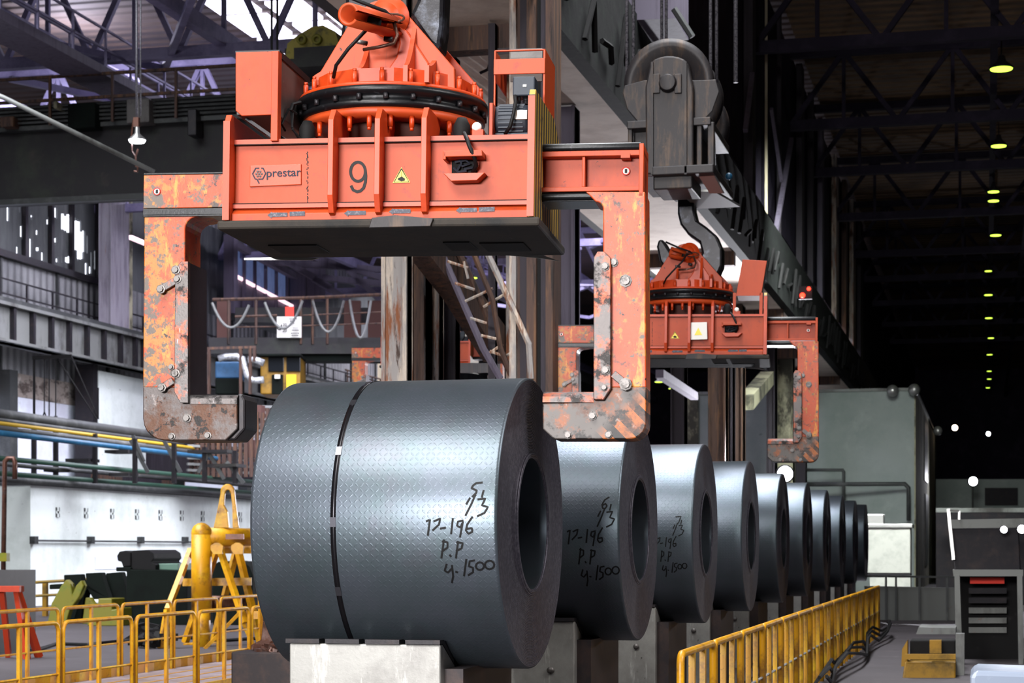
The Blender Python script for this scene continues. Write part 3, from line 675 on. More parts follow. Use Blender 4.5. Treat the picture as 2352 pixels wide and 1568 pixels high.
so = bpy.data.objects.new('outer_sheet', coil_mesh()); C.objects.link(so); so.parent = coil
for (nm, x, sg) in (('wound_edge', 0, 1), ('wound_edge', -CW, -1)):
    prof = [(R-.012, x), (R-.05, x-.004*sg), (R-.2, x-.012*sg), (.62, x-.010*sg), (.50, x-.002*sg), (RB+.03, x), (RB+.02, x+.012*sg), (RB, x+.014*sg), (RB-.012, x)]
    MB().lathe(prof, axis='x', n=128).build(nm, m_coilend, coil)
MB().lathe([(RB-.012, 0), (RB-.014, -.3), (RB-.014, -CW+.3), (RB-.012, -CW)], axis='x', n=96).build('bore', m_coil, coil)
coils = [coil]; ordn = ['nearest and largest, bound with one strap', 'second from the camera, just behind the largest', 'third', 'fourth', 'fifth', 'sixth', 'seventh', 'eighth', 'ninth', 'tenth and farthest']
notes = ['marked 5/3 and strapped, below the near lifting beam', 'marked 6/3, right behind the strapped coil', 'marked 7/3, behind the coil marked 6/3', 'unmarked, directly behind the coil marked 7/3', 'fifth of the row, below the bright work light', 'sixth of the row, right of the bright work light', 'seventh of the row', 'eighth of the row', 'ninth of the row, last but one', 'tenth of the row, next to the white cabinet']
for k in range(1, 10):
    c = copy_tree(coil); c.location = (XC, YC+PITCH*k, ZC); coils.append(c)
for k, c in enumerate(coils): c['label'] = 'blue-grey tread-plate steel coil, ' + notes[k]
for k in (0,):
    MB().lathe([(R-.002, -1.065), (R+.0025, -1.065), (R+.0025, -1.03), (R-.002, -1.03)], axis='x', n=144, closed=True).build('strap', m_strap, coils[0])
    s_ = MB()
    for a in (14, 36, 62, 90, 117, 152):
        aa = math.radians(a); M = Matrix.Rotation(-aa, 4, 'X') @ Matrix.Translation((-1.0475, 0, R+.004))
        M = Matrix.Rotation(aa, 4, 'X') @ Matrix.Translation((-1.0475, 0, R+.004))
        q = MB().box((-.0185, -.03, -.002), (.0185, .03, .0015)); q.xf(M); s_.add(q.v, q.f)
    s_.build('strap_seals', m_seal, coils[0])
# handwriting: pen strokes lying on the curved sheet
def on_coil(k, u, v):
    r = ray(u, v); y0 = YC+PITCH*k; oy = -y0; oz = H-ZC
    A = r.y**2+r.z**2; B = 2*(oy*r.y+oz*r.z); Cc = oy*oy+oz*oz-R*R; D = B*B-4*A*Cc
    if D < 0: return None
    t = (-B-math.sqrt(D))/(2*A); p = EYE+r*t
    if not (XC-CW+.01 < p.x < XC-.006): return None
    return Vector((p.x-XC, math.atan2(-(p.y-y0), (p.z-ZC)), 0))     # (axial, angle from the top toward the viewer)
def ribbon(mb, pts, wd):
    """pts in (axial, angle) on the sheet"""
    P = [Vector((p.x, p.y*R)) for p in pts]; vs = []
    for i, p in enumerate(P):
        d = (P[min(i+1, len(P)-1)]-P[max(i-1, 0)]); d = d.normalized() if d.length > 1e-7 else Vector((1, 0)); nn = Vector((-d.y, d.x))
        if i == 0: p = p-d*wd*.4
        if i == len(P)-1: p = p+d*wd*.4
        for s_ in (-1, 1):
            q = p+nn*wd/2*s_; a = q.y/R; rr = R+.0018; vs.append((q.x, -rr*math.sin(a), rr*math.cos(a)))
    mb.add(vs, [(2*i, 2*i+1, 2*i+3, 2*i+2) for i in range(len(P)-1)])
def arc(cx, cy, rx, ry, a0=0, a1=360, n=12):
    return [(cx+rx*math.cos(math.radians(a0+(a1-a0)*i/n)), cy+ry*math.sin(math.radians(a0+(a1-a0)*i/n))) for i in range(n+1)]
five = [(1178, 577), (1150, 580), (1134, 592), (1127, 605), (1140, 611), (1152, 616), (1150, 628), (1132, 646)]
six_top = [(1172, 577), (1145, 592), (1128, 618), (1132, 638), (1148, 640), (1160, 625), (1150, 612), (1132, 622)]
seven_top = [(1130, 590), (1180, 585), (1155, 640)]
common = [[(1186, 618), (1178, 648)], [(1145, 640), (1125, 685), (1098, 738)], [(1118, 655), (1102, 682)], [(1160, 660), (1195, 656), (1178, 690), (1208, 698), (1190, 728), (1158, 742)],
 [(905, 768), (921, 760), (911, 836)], [(942, 768), (972, 755), (965, 785), (936, 812)], [(975, 804), (996, 800)], [(1034, 757), (1026, 828)],
 [(1083, 765), (1060, 770), (1055, 790), (1072, 800), (1084, 770), (1070, 845)], [(1130, 748), (1105, 785), (1099, 815), (1112, 830), (1131, 820), (1128, 802), (1106, 806)],
 [(990, 862), (978, 948)], [(984, 868), (1008, 872), (1008, 898), (984, 915)], [(1020, 936), (1024, 941)], [(1060, 870), (1050, 948)], [(1055, 872), (1083, 876), (1078, 902), (1053, 914)],
 [(1003, 982), (994, 1012), (1010, 1022), (1026, 1005)], [(1030, 988), (1036, 1040), (1030, 1070)], [(1050, 1018), (1056, 1020)], [(1101, 958), (1090, 1036)],
 [(1140, 962), (1118, 966), (1113, 990), (1134, 998), (1134, 1020), (1112, 1034)], arc(1168, 990, 20, 19), arc(1216, 984, 23, 21)]
def write(k, first, fx, fy, wd, name):
    mb = MB()
    for stt in [first]+common:
        # resample
        pts = []
        for (a, b_) in zip(stt, stt[1:]):
            for j in range(4): t = j/4; pts.append((a[0]*(1-t)+b_[0]*t, a[1]*(1-t)+b_[1]*t))
        pts.append(stt[-1])
        q = [on_coil(k, fx(x), fy(y)) for (x, y) in pts]; q = [p for p in q if p]
        if len(q) > 1: ribbon(mb, q, wd)
    mb.build(name, m_ink, coils[k], 'black handwritten marks')
Z = .4643
write(0, five, lambda x: 560+x*Z, lambda y: 840+y*Z, .013, 'pen_marks')
write(1, six_top, lambda x: 560+(1600+(x-903)*.766)*Z, lambda y: 840+(650+(y-577)*.886)*Z, .013, 'pen_marks')
write(2, seven_top, lambda x: 1578-(1240-x)*.46*.5+ (0), lambda y: 1183+(y-577)*.285, .011, 'pen_marks')

# saddles: two pale steel blocks with sloping pads on a dark bed
def saddle():
    t = thing('coil_saddle', '', 'coil saddle', group='steel saddles under the coils')
    xa, xb = -1.42, -.42
    for s_ in (-1, 1):
        y0 = .56; y1 = .98; zt = .995-.0; 
        blk = MB().prism([(xa, s_*y0, 0), (xa, s_*y1, 0), (xa, s_*y1, 1.12), (xa, s_*y0, 1.12)] if False else
                         [(xa, s_*.38, 0), (xa, s_*.72, 0), (xa, s_*.72, 1.155), (xa, s_*.66, 1.155), (xa, s_*.38, 1.01)], (xb-xa, 0, 0))
        blk.build('support_block', m_saddle, t, 'pale scratched steel block', bevel=.01)
        p = MB()
        for i in range(4):
            x0 = xa-.02+i*.265; p.prism([(x0, s_*.735, 1.157), (x0, s_*.735, 1.185), (x0, s_*.64, 1.185), (x0, s_*.40, 1.045), (x0, s_*.40, 1.02), (x0, s_*.66, 1.157)], (.225, 0, 0))
        p.build('pad', m_darksteel, t)
    MB().box((xa+.05, -.38, 0), (xb-.05, .38, .55)).build('bed', m_saddle_dk, t)
    MB().box((xb+.0, -.62, 0), (xb+.12, .62, 1.0)).build('end_plate', m_saddle_dk, t)
    MB().lathe([(.001, 0), (.03, 0), (.03, -.02), (.001, -.02)], (-.62, -.72, .75), 'y', 12).build('bolt', m_steel, t)
    return t
sd = saddle(); sd.location = (XC, YC, 0)
sads = [sd]
for k in range(1, 10): s2 = copy_tree(sd); s2.location = (XC, YC+PITCH*k, 0); sads.append(s2)
for k, s2 in enumerate(sads): s2['label'] = 'pale steel saddle block carrying the ' + ['first, strapped coil', 'second coil, marked 6/3', 'third coil, marked 7/3', 'fourth coil', 'fifth coil', 'sixth coil', 'seventh coil', 'eighth coil', 'ninth coil', 'tenth coil'][k]
# dark bed rail under the row and steel posts between saddles
bd = struct(thing('floor_bed', 'dark steel bed with short posts running under the coil row', 'conveyor bed', (XC-.9, 14, 0)))
struct(MB().box((-8.6, -8, 0), (XC+.6, 56, .012)).build('floor_bounce_blocker', m_saddle_dk), 'added dark plate that cuts floor bounce onto the coils')  # dark plate added so the floor throws less light onto the coils
MB().box((-.75, -3, .012), (.75, 40, .05)).build('bed_plate', m_saddle_dk, bd)
for k in range(9):
    MB().box((.2, -1.63+1.1+k*PITCH, .1), (.42, -1.63+1.4+k*PITCH, .95)).build('post', m_saddle_dk, bd, bevel=.01)
# rubble and an old rail chair left of the first saddle
rb = MB(); c0 = PZ(680, 1620, 0.0)
for i in range(60):
    x = c0.x+random.uniform(-.5, .6); y = c0.y+random.uniform(-.4, .5); s_ = random.uniform(.03, .09)
    q = MB().box((-s_, -s_, -s_*.6), (s_, s_, s_*.6)); q.xf(Matrix.Translation((x, y, s_*.4+.62)) @ Matrix.Rotation(random.random()*3, 4, 'Z') @ Matrix.Rotation(random.random()*.6, 4, 'X')); rb.add(q.v, q.f)
tag(rb.build('brick_rubble', m_pipe_rust), 'reddish rubble heaped on the ledge left of the first saddle', 'rubble', kind='stuff')
pl = thing('rubble_ledge', 'rusty steel ledge with a small rail chair left of the first saddle', 'steel ledge', (c0.x, c0.y, 0))
MB().box((-.6, -.45, 0), (.62, .55, .62)).build('ledge', m_saddle_dk, pl, bevel=.02)
MB().prism([(-.5, -.1, .62), (.0, -.1, .62), (-.05, -.1, .70), (-.2, -.1, .74), (-.22, -.1, .95), (-.36, -.1, .95), (-.38, -.1, .74), (-.5, -.1, .68)], (0, .3, 0)).build('rail_chair', m_pipe_rust, pl, bevel=.01)

# ------------------------------------------------------------------ lifting beams
M1 = Matrix.Translation(PD(908, 784, 12.7)) @ Matrix.Rotation(math.radians(4.8), 4, 'Z') @ Matrix.Rotation(math.radians(.8), 4, 'Y')
M1i = M1.inverted(); E1 = M1i @ EYE
def q(u, v, y=0):
    d = (M1i.to_3x3() @ ray(u, v)); t = (y-E1.y)/d.y; p = E1+d*t; return Vector((p.x, y, p.z))
def qpoly(mb, pts, y, th): return mb.prism([q(u, v, y) for (u, v) in pts], (0, th, 0))
def qbox(mb, u0, v0, u1, v1, y, th):
    a = q(u0, v0, y); b_ = q(u1, v1, y); return mb.box((a.x, y, b_.z), (b_.x, y+th, a.z))
def rnd(cx, cy, r, a0, a1, n=5): return [(cx+r*math.cos(math.radians(a0+(a1-a0)*i/n)), cy+r*math.sin(math.radians(a0+(a1-a0)*i/n))) for i in range(n+1)]
def strokes(mb, pts, wd, y, th=.004):
    P = [q(u, v, y) for (u, v) in pts]; vs = []
    for i, p in enumerate(P):
        d = (P[min(i+1, len(P)-1)]-P[max(i-1, 0)]).normalized(); nn = Vector((-d.z, 0, d.x))*wd/2
        vs += [p+nn, p-nn]
    n = len(P); off = Vector((0, th, 0)); m = len(vs); vs += [p+off for p in vs]
    fs = []
    for i in range(n-1):
        a, b_, c_, d_ = 2*i, 2*i+1, 2*i+3, 2*i+2; fs += [(a, b_, c_, d_), (a+m, d_+m, c_+m, b_+m), (a, d_, d_+m, a+m), (b_, b_+m, c_+m, c_)]
    fs += [(0, m, m+1, 1), (m-2, m-1, 2*m-1, 2*m-2)]
    mb.add(vs, fs)

ZT, ZL, ZB = 1.27, .845, .75
YF, YB_ = -.22, .84
XL, XR = q(528, 400, -.3).x, q(1216, 400, -.3).x
XCN = q(903, 240, .42).x; YCN = .42
def bolt(mb, p, r=.018, h=.03, axis='y'):
    s_ = -1 if axis == 'y' else 1
    mb.lathe([(.001, 0), (r*1.5, 0), (r*1.5, s_*h*.3), (r, s_*h*.35), (r, s_*h), (.001, s_*h)], tuple(p), axis, 8, smooth=False)

def spreader(kind, label):
    t = thing('coil_lifting_beam', label, 'coil grab')
    P = lambda mb, name, mat, lb=None, bv=0: mb.build(name, mat, t, lb, bv)
    # body
    b = MB(); xs = XL+.01, XR-.01
    b.prism([(xs[0], YF, ZL), (xs[0], YF, ZT), (xs[0], YB_, ZT), (xs[0], YB_, ZB), (xs[0], YF-.07, ZB), (xs[0], YF-.07, ZB+.05)], (xs[1]-xs[0], 0, 0))
    body = P(b, 'beam_body', m_orange, bv=.006)
    b = MB().box((xs[0], YF-.03, ZT-.012), (xs[1], YF, ZT+.018)); b.box((xs[0], YF-.04, ZL-.005), (xs[1], YF, ZL+.022)); P(b, 'edge_flange', m_orange2)
    b = MB(); b.box((xs[0], YF-.042, ZL+.022), (xs[1], YF-.002, ZL+.027)); b.box((xs[0], YF-.031, ZT-.018), (xs[1], YF-.002, ZT-.012)); P(b, 'dark_line', m_black)  # thin black lines along both flanges
    # end plates
    for (x, s_) in ((XL, -1), (XR, 1)):
        b = MB(); x0 = x-.03 if s_ < 0 else x-.005
        top = 1.44 if s_ < 0 else 1.56
        b.prism([(x0, -.34, .92), (x0, -.30, .70), (x0, .88, .70), (x0, .88, top-.13), (x0, .55, top), (x0, -.30, top), (x0, -.34, top-.06)], (.04, 0, 0))
        pl = P(b, 'end_plate', m_haz_plate if s_ > 0 else m_orange2, 'striped end plate' if s_ > 0 else None, .004)
        b = MB().box((x0-.002, -.352, .75), (x0+.042, -.338, top-.05)); b.build('edge_strip', m_orange2, pl)
    # ribs
    for u in (759, 866, 973):
        x = q(u, 400, -.36).x-.018; b = MB()
        b.prism([(x, YF, .76), (x, -.33, .79), (x, -.37, .90), (x, -.37, 1.38), (x, -.30, 1.46), (x, .1, 1.46), (x, .0, 1.27), (x, YF, 1.27)], (.036, 0, 0))
        P(b, 'rib', m_orange2, bv=.003)
    # tray
    b = MB(); xa = q(500, 510, -.33).x; xb = q(1240, 510, -.33).x
    b.box((xa, -.35, .69), (xb, .90, .748)); P(b, 'bottom_tray', m_tray, bv=.015)
    b = MB()
    for (u0, u1, y0, y1) in ((630, 740, .3, .65), (1030, 1090, .25, .6), (1110, 1210, .3, .65)):
        x0 = q(u0, 560, .45).x; x1 = q(u1, 560, .45).x; b.box((x0, y0, .682), (x1, y1, .691))
    P(b, 'tray_opening', m_black)  # black plates paint the dark of openings, the tray is solid
    b = MB(); xk = q(890, 505, -.36).x
    b.prism([(xk-.12, -.37, .685), (xk+.28, -.37, .69), (xk+.3, -.37, .74), (xk+.05, -.37, .765), (xk-.1, -.37, .75)], (0, .02, 0)); P(b, 'bent_flap', m_block, bv=.004)
    b = MB(); xk = q(560, 575, .9).x; b.prism([(xk, .91, .68), (xk+.5, .91, .675), (xk+.55, .91, .69), (xk+.3, .91, .70), (xk, .91, .695)], (0, .01, 0))
    xk = q(1150, 575, .9).x; b.prism([(xk, .91, .70), (xk+.3, .91, .67), (xk+.42, .91, .65), (xk+.25, .91, .71)], (0, .01, 0)); P(b, 'glint_strip', m_chrome)  # pale strips added for the white glints along the rear edge
    # turntable
    def ring(name, mat, prof, bv=0, n=72): return P(MB().lathe([(r, z) for (r, z) in prof], (XCN, YCN, 0), n=n, closed=True), name, mat)
    ring('pedestal', m_brownwall, [(.20, ZT), (.34, ZT), (.38, 1.44), (.38, 1.46), (.20, 1.46)])  # brown colour paints in the deep shade between the ribs
    ring('lower_flange', m_orange, [(.38, 1.452), (.605, 1.452), (.605, 1.50), (.38, 1.50)])
    ring('slewing_ring', m_rail, [(.4, 1.50), (.60, 1.50), (.625, 1.515), (.625, 1.54), (.605, 1.55), (.605, 1.585), (.645, 1.592), (.645, 1.635), (.4, 1.635)])
    ring('upper_flange', m_orange2, [(.4, 1.635), (.63, 1.635), (.63, 1.66), (.4, 1.66)])
    P(MB().lathe([(.001, 1.66), (.555, 1.66), (.555, 1.765), (.001, 1.765)], (XCN, YCN, 0), n=14, smooth=False), 'drum', m_orange2)
    for (z, s_, nn, rr, nm) in ((1.452, -1, 26, .575, 'bolt_row'), (1.66, 1, 20, .595, 'bolt_row')):
        b = MB()
        for i in range(nn):
            a = 2*PI*(i+.3)/nn; b.lathe([(.001, z), (.017, z), (.017, z+s_*.075), (.001, z+s_*.075)], (XCN+rr*math.cos(a), YCN+rr*math.sin(a), 0), n=8)
            b.lathe([(.001, z+s_*.075), (.013, z+s_*.075), (.013, z+s_*.095), (.001, z+s_*.095)], (XCN+rr*math.cos(a), YCN+rr*math.sin(a), 0), n=6)
        P(b, nm, m_orange2)
    b = MB()
    for i in range(22):
        a = 2*PI*i/22; b.lathe([(.001, 1.548), (.018, 1.548), (.018, 1.585), (.001, 1.585)], (XCN+.622*math.cos(a), YCN+.622*math.sin(a), 0), n=6)
    P(b, 'ring_bolts', m_darksteel)
    # cone: two lifting plates with pin
    fp = [(722, 198), (722, 175), (738, 165), (800, 62), (838, 20), (852, 8), (872, 1), (892, 0), (908, 5), (922, 17), (1045, 158), (1046, 212)]
    base = [q(u, v, .12) for (u, v) in fp]
    for (y, nm) in ((.10, 'lifting_plate'), (.66, 'lifting_plate')):
        pp = [Vector((p.x, y, max(p.z, 1.66))) for p in base]
        if y > .5: pp = [Vector((p.x-.02 if p.x < XCN else p.x+.07, p.y, p.z)) for p in pp]
        P(MB().prism(pp, (0, .06, 0)), nm, m_orange if y < .5 else m_orange2, bv=.006)
    pc = q(885, 42, .1)
    P(MB().lathe([(.001, -.05), (.10, -.05), (.10, .66), (.001, .66)], (pc.x, .12, pc.z), 'y', 24), 'lifting_pin', m_orange2)
    P(MB().lathe([(.001, -.02), (.135, -.02), (.135, 0), (.001, 0)], (pc.x+.03, .10, pc.z+.0), 'y', 24), 'pin_boss', m_orange2)
    for (u, zt_, yo, th) in ((829, 1.94, -.12, .03), (938, 2.08, -.16, .03), (985, 1.86, -.14, .03)):
        x = q(u, 150, .0).x; pr = []
        for i in range(9):
            a = PI/2*i/8; pr.append((x, .10+(yo-.10)*math.sin(a), zt_-(zt_-1.77)*(1-math.cos(a))**.0*0 - (zt_-1.77)*(1-(1-math.sin(a))**1.6)))
        pr += [(x, yo, 1.66), (x, .10, 1.66)]
        P(MB().prism(pr, (th, 0, 0)), 'gusset', m_orange2)
    # concave skirt right of the centre
    xk0, xk1 = q(872, 170, .02).x, q(1010, 190, .02).x
    sk_ = [(q(u, v, .06)) for (u, v) in [(868, 172), (893, 155), (910, 130), (917, 100), (915, 60), (935, 70), (985, 145), (985, 185), (930, 188)]]
    P(MB().prism(sk_, (0, .04, 0)), 'skirt_plate', m_orange2, bv=.01)
    # slotted pin tube pointing toward the viewer
    if kind == 2: tube_on = False
    else: tube_on = True
    a = q(800, 33, -.62 if tube_on else -.05); b_ = q(905, 62, .04); ax = (b_-a); Ln = ax.length
    if kind == 2: Ln = .2
    tb_ = MB().lathe([(.052, 0), (.072, 0), (.072, Ln), (.052, Ln)], axis='x', n=30, closed=True, a0=math.radians(215), a1=math.radians(525))
    tb_.xf(Matrix.Translation(a) @ ax.to_track_quat('X', 'Z').to_matrix().to_4x4() @ Matrix.Rotation(math.radians(0), 4, 'X')); P(tb_, 'slotted_tube', m_orange)
    tb_ = MB().lathe([(.001, 0), (.05, 0), (.05, .01), (.001, .01)], axis='x', n=16); tb_.xf(Matrix.Translation(a+ax*.55) @ ax.to_track_quat('X', 'Z').to_matrix().to_4x4()); P(tb_, 'tube_stop', m_black)
    P(MB().tube([q(770, -20, -.2), q(830, 5, -.25), q(885, 26, -.12), q(897, 36, -.1), q(870, 38, -.15), q(840, 70, -.25), q(800, 112, -.25), q(772, 150, -.2), q(766, 178, -.12)], .012, 8), 'cable', m_cable)
    P(MB().tube([q(835, 114, -.1), q(870, 108, -.14), q(905, 100, -.12), q(913, 80, -.1), q(905, 52, -.06)], .012, 8), 'bent_rod', m_pipe_rust)
    P(MB().tube([q(820, 95, -.12), q(843, 100, -.08)], .016, 8), 'grease_fitting', m_steel)
    b = MB(); p1 = q(890, 45, -.02); b.tube([p1+Vector((.09*math.cos(i*PI/6)+.03, -.03, .028*math.sin(i*PI/6))) for i in range(13)], .008, 6); P(b, 'cable_hoop', m_pipe_rust)
    P(MB().tube([q(883, 88, -.02), q(902, 92, -.02)], .02, 8), 'latch', m_darksteel)
    # arms: right nearer, left farther back
    def arm(u0, u1, y, vt, vb, lab, solid):
        x0, x1 = q(u0, 400, y).x, q(u1, 400, y).x; zt_, zb_ = q(u1, vt, y).z, q(u1, vb, y).z
        hh = zt_-zb_
        b = MB()
        if solid: b.box((x0, y, zb_+.05), (x1, y+.27, zt_-.005))
        else:
            b.box((x0, y+.10, zb_+.06), (x1, y+.24, zt_-.05)); b.box((x0, y+.01, zt_-.085), (x1, y+.33, zt_-.05)); b.box((x0, y+.01, zb_+.06), (x1, y+.33, zb_+.09))
            xm = (x0+x1)/2-.03; b.box((xm, y+.02, zb_+.09), (xm+.02, y+.1, zt_-.085)); b.box((x1-.03, y, zb_+.02), (x1+.0, y+.34, zt_-.01))
        o = P(b, 'arm_beam', m_orange if not solid else m_leg, bv=.004)
        rl = MB(); xe = x1-.02 if not solid else x1
        if solid:
            rl.box((x0+.0, y-.008, zb_+.0), (x1, y+.35, zb_+.045)); rl.box((x0, y-.008, zb_-.012), (x1, y+.05, zb_)); rl.box((x0, y-.004, zt_-.005), (x1, y+.345, zt_+.008))
        else:
            rl.tube([(x0, y+.035, zt_-.025), (xe, y+.035, zt_-.025)], .028, 10); rl.tube([(x0, y+.03, zb_+.03), (xe, y+.03, zb_+.03)], .026, 10); rl.box((x0, y+.03, zt_-.04), (xe, y+.33, zt_)); rl.box((x0, y+.03, zb_), (xe, y+.33, zb_+.05))
        P(rl, 'guide_rail', m_rail, bv=.003)
    arm(1216, 1478, 0, 325, 458, '', False); arm(330, 540, .6, 397, 492, '', True)
    # right leg and foot
    leg = P(qpoly(MB(), [(1345, 440), (1482, 440), (1484, 890), (1385, 890), (1385, 500)] + rnd(1368, 480, 17, 0, -90), 0, .33), 'leg', m_leg, bv=.008)
    ft = P(qpoly(MB(), [(1385, 888), (1484, 888)] + rnd(1446, 970, 38, 0, 90) + [(1272, 1008), (1247, 985), (1246, 926), (1360, 922)], 0, .33), 'foot', m_haz_foot, 'striped worn steel foot', bv=.008)
    b = MB(); a = q(1247, 898, 0); b_ = q(1364, 922, 0); b.tube([(a.x, .16, a.z-.16*.9+.08), (b_.x, .16, a.z-.16*.9+.08)], [.001, .001], 4) if False else None
    b.prism([(a.x, y, z) for (y, z) in [(-.01, b_.z-.005), (-.01, a.z-.035), (.02, a.z-.01), (.06, a.z), (.27, a.z), (.31, a.z-.01), (.34, a.z-.035), (.34, b_.z-.005)]], (b_.x-a.x, 0, 0)); b.build('top_pad', m_liner, ft)
    ln = P(qpoly(MB(), [(1363, 592), (1372, 577), (1388, 577), (1403, 592), (1403, 892), (1386, 918), (1363, 918)], -.05, .43), 'liner', m_liner, 'scratched wear plate', bv=.006)
    # left leg and foot
    y = .6
    P(qpoly(MB(), [(331, 490), (490, 490), (455, 497)] + rnd(455, 527, 30, -90, -180) + [(425, 890), (328, 890)], y, .35), 'leg', m_leg, bv=.008)
    fl = P(qpoly(MB(), [(328, 888), (425, 888), (425, 925), (545, 925), (545, 985), (518, 1011)] + rnd(378, 961, 50, 90, 180), y, .35), 'foot', m_worn, 'worn steel foot', bv=.008)
    b = MB(); a = q(428, 905, y); b_ = q(545, 926, y)
    b.prism([(a.x, yy, z) for (yy, z) in [(y-.01, b_.z-.005), (y-.01, a.z-.03), (y+.02, a.z-.008), (y+.06, a.z), (y+.29, a.z), (y+.33, a.z-.01), (y+.36, a.z-.035), (y+.36, b_.z-.005)]], (b_.x-a.x, 0, 0)); b.build('top_pad', m_liner, fl)
    b = MB(); c1 = q(540, 900, y); c2_ = q(552, 1011, y)
    pts = [(545, 902), (556, 906), (563, 918), (563, 985), (540, 1011), (520, 1011), (545, 985)]
    qpoly(b, pts, y+.03, .31); b.build('end_pad', m_darksteel, fl, bevel=.015)
    P(qpoly(MB(), [(402, 616), (416, 600), (432, 600), (432, 925), (414, 925), (400, 900)], y-.05, .05), 'liner', m_liner, 'scratched wear plate', bv=.004)
    P(qpoly(MB(), [(414, 602), (432, 602), (432, 923), (414, 923)], y, .42), 'liner_block', m_linerside, 'wear liner side, darkened as in shade')  # darker copy of the liner steel paints this side in shade
    # links and bolts
    b = MB()
    for (u0, v0, u1, v1, yy) in [(370, 664, 402, 645, y-.03), (372, 890, 398, 873, y-.03), (1408, 858, 1437, 882, -.03), (1392, 603, 1437, 645, -.01)][:3]: b.bar(q(u0, v0, yy), q(u1, v1, yy), .05, .02, up=(0, 1, 0))
    P(b, 'link_bar', m_liner, bv=.004)
    b = MB()
    for (u, v, yy, r) in [(370, 664, y-.04, .022), (372, 890, y-.04, .022), (404, 620, y-.05, .022), (408, 641, y-.05, .02), (404, 858, y-.05, .022), (394, 843, y-.02, .015), (430, 960, y, .022), (395, 1002, y, .018), (478, 1000, y, .018),
                          (1390, 612, -.05, .02), (1437, 645, 0, .028), (1410, 603, 0, .02), (1391, 850, -.05, .02), (1437, 882, -.04, .028), (1361, 955, 0, .02), (1305, 999, 0, .018), (1398, 998, 0, .018), (1388, 890, -.05, .015)]: bolt(b, q(u, v, yy), r)
    P(b, 'bolts', m_steel)
    # no-touch discs
    for (u, v, yy) in ((361, 440, y), (1438, 393, .095)):
        p = q(u, v, yy); dk = P(MB().lathe([(.001, -.006), (.026, -.006), (.026, 0), (.001, 0)], tuple(p), 'y', 20), 'warning_disc', m_white)
        MB().lathe([(.021, -.008), (.027, -.008), (.027, -.005), (.021, -.005)], tuple(p), 'y', 20, closed=True).build('disc_ring', m_red, dk)
        MB().box((p.x-.008, yy-.009, p.z-.013), (p.x+.008, yy-.006, p.z+.013)).build('hand_mark', m_ink, dk)
    b = MB(); qbox(b, 1426, 352, 1447, 362, -.0, .1); P(b, 'limit_tab', m_orange)
    # cable pocket with its hoods
    yf = YF-.03
    b = MB(); qbox(b, 1038, 360, 1096, 398, YF-.004, .003); P(b, 'cable_pocket', m_black)  # black plate paints the dark of a pocket on the solid body
    b = MB(); b.prism([q(u, v, YF-.13) for (u, v) in [(1017, 346), (1107, 344), (1108, 358), (1019, 360)]], (0, .13, 0)); qbox(b, 1017, 346, 1024, 366, YF-.13, .13); P(b, 'pocket_hood', m_orange, bv=.004)
    b = MB(); b.prism([q(u, v, YF-.10) for (u, v) in [(1018, 398), (1114, 396), (1095, 414), (1036, 416)]], (0, .1, 0)); P(b, 'pocket_scoop', m_orange2, bv=.004)
    b = MB()
    for pts in ([(1045, 372), (1070, 368), (1080, 376), (1060, 382)], [(1050, 392), (1060, 375), (1055, 366)], [(1066, 388), (1090, 385), (1092, 370)], [(1042, 385), (1052, 395), (1072, 392)]): b.tube([q(u, v, YF-.03) for (u, v) in pts], .008, 6)
    P(b, 'pocket_wires', m_motor)
    P(MB().tube([q(1066, 306, -.2), q(1072, 318, -.30), q(1078, 335, -.36), q(1090, 362, -.33), q(1094, 380, -.28), q(1086, 396, -.25)], .014, 8), 'cable', m_cable)
    # beacon
    b = MB(); qbox(b, 1084, 297, 1110, 314, -.22, .06); P(b, 'beacon_bracket', m_orange, bv=.003)
    P(MB().ball(tuple(q(1095, 292, -.2)), .032, 14), 'beacon', m_white, 'small white ball lamp')
    # pinion drives in the shadow below the ring
    for (u, s_) in ((708, 0), (1062, 1)):
        p = q(u, 300, .0); P(MB().lathe([(.001, 1.27), (.045, 1.27), (.055, 1.33), (.055, 1.40), (.03, 1.45), (.001, 1.45)], (p.x, -.02, 0), n=16), 'pinion_drive', m_black)
    b = MB()
    for (a_, c_) in (((668, 246), (700, 330)), ((675, 240), (690, 325)), ((663, 250), (655, 300))): b.tube([q(*a_, -.05), q((a_[0]+c_[0])/2-12, (a_[1]+c_[1])/2+10, -.12), q(*c_, -.05)], .008, 6)
    b.tube([q(690, 235, -.02), q(672, 240, -.08), q(668, 252, -.1), q(680, 262, -.05)], .012, 6)
    b.tube([q(645, 318, -.1), q(670, 332, -.18), q(700, 328, -.15), q(725, 322, -.1)], .02, 6)
    P(b, 'loose_wiring', m_cable)
    if kind != 2:
        # left control box
        b = MB(); qpoly(b, [(541, 120), (637, 117), (637, 263), (555, 266), (541, 254)], -.27, .03); cbx = P(b, 'control_box', m_orange, bv=.004)
        a = q(545, 122, -.24); c_ = q(637, 262, -.24); bb = MB().box((a.x, -.24, c_.z), (c_.x, .5, a.z)); bb.build('box_housing', m_boxgrey, cbx, bevel=.006)
        bb = MB().box((a.x-.01, -.25, a.z), (c_.x+.012, .52, a.z+.012)); bb.box((c_.x-.0, -.24, a.z-.03), (c_.x+.012, .52, a.z)); bb.build('box_lid', m_darksteel, cbx)
        bb = MB(); a = q(624, 117, -.28); c_ = q(637, 327, -.28); bb.box((a.x, -.28, 1.27), (c_.x, -.20, a.z)); bb.build('box_post', m_orange, cbx, bevel=.003)
        bb = MB(); a = q(560, 268, -.2); bb.bar((a.x, -.15, a.z), (c_.x-.02, -.12, 1.29), .02); bb.bar((a.x, .35, a.z), (c_.x-.02, .35, 1.29), .02); bb.build('box_brace', m_darksteel, cbx)
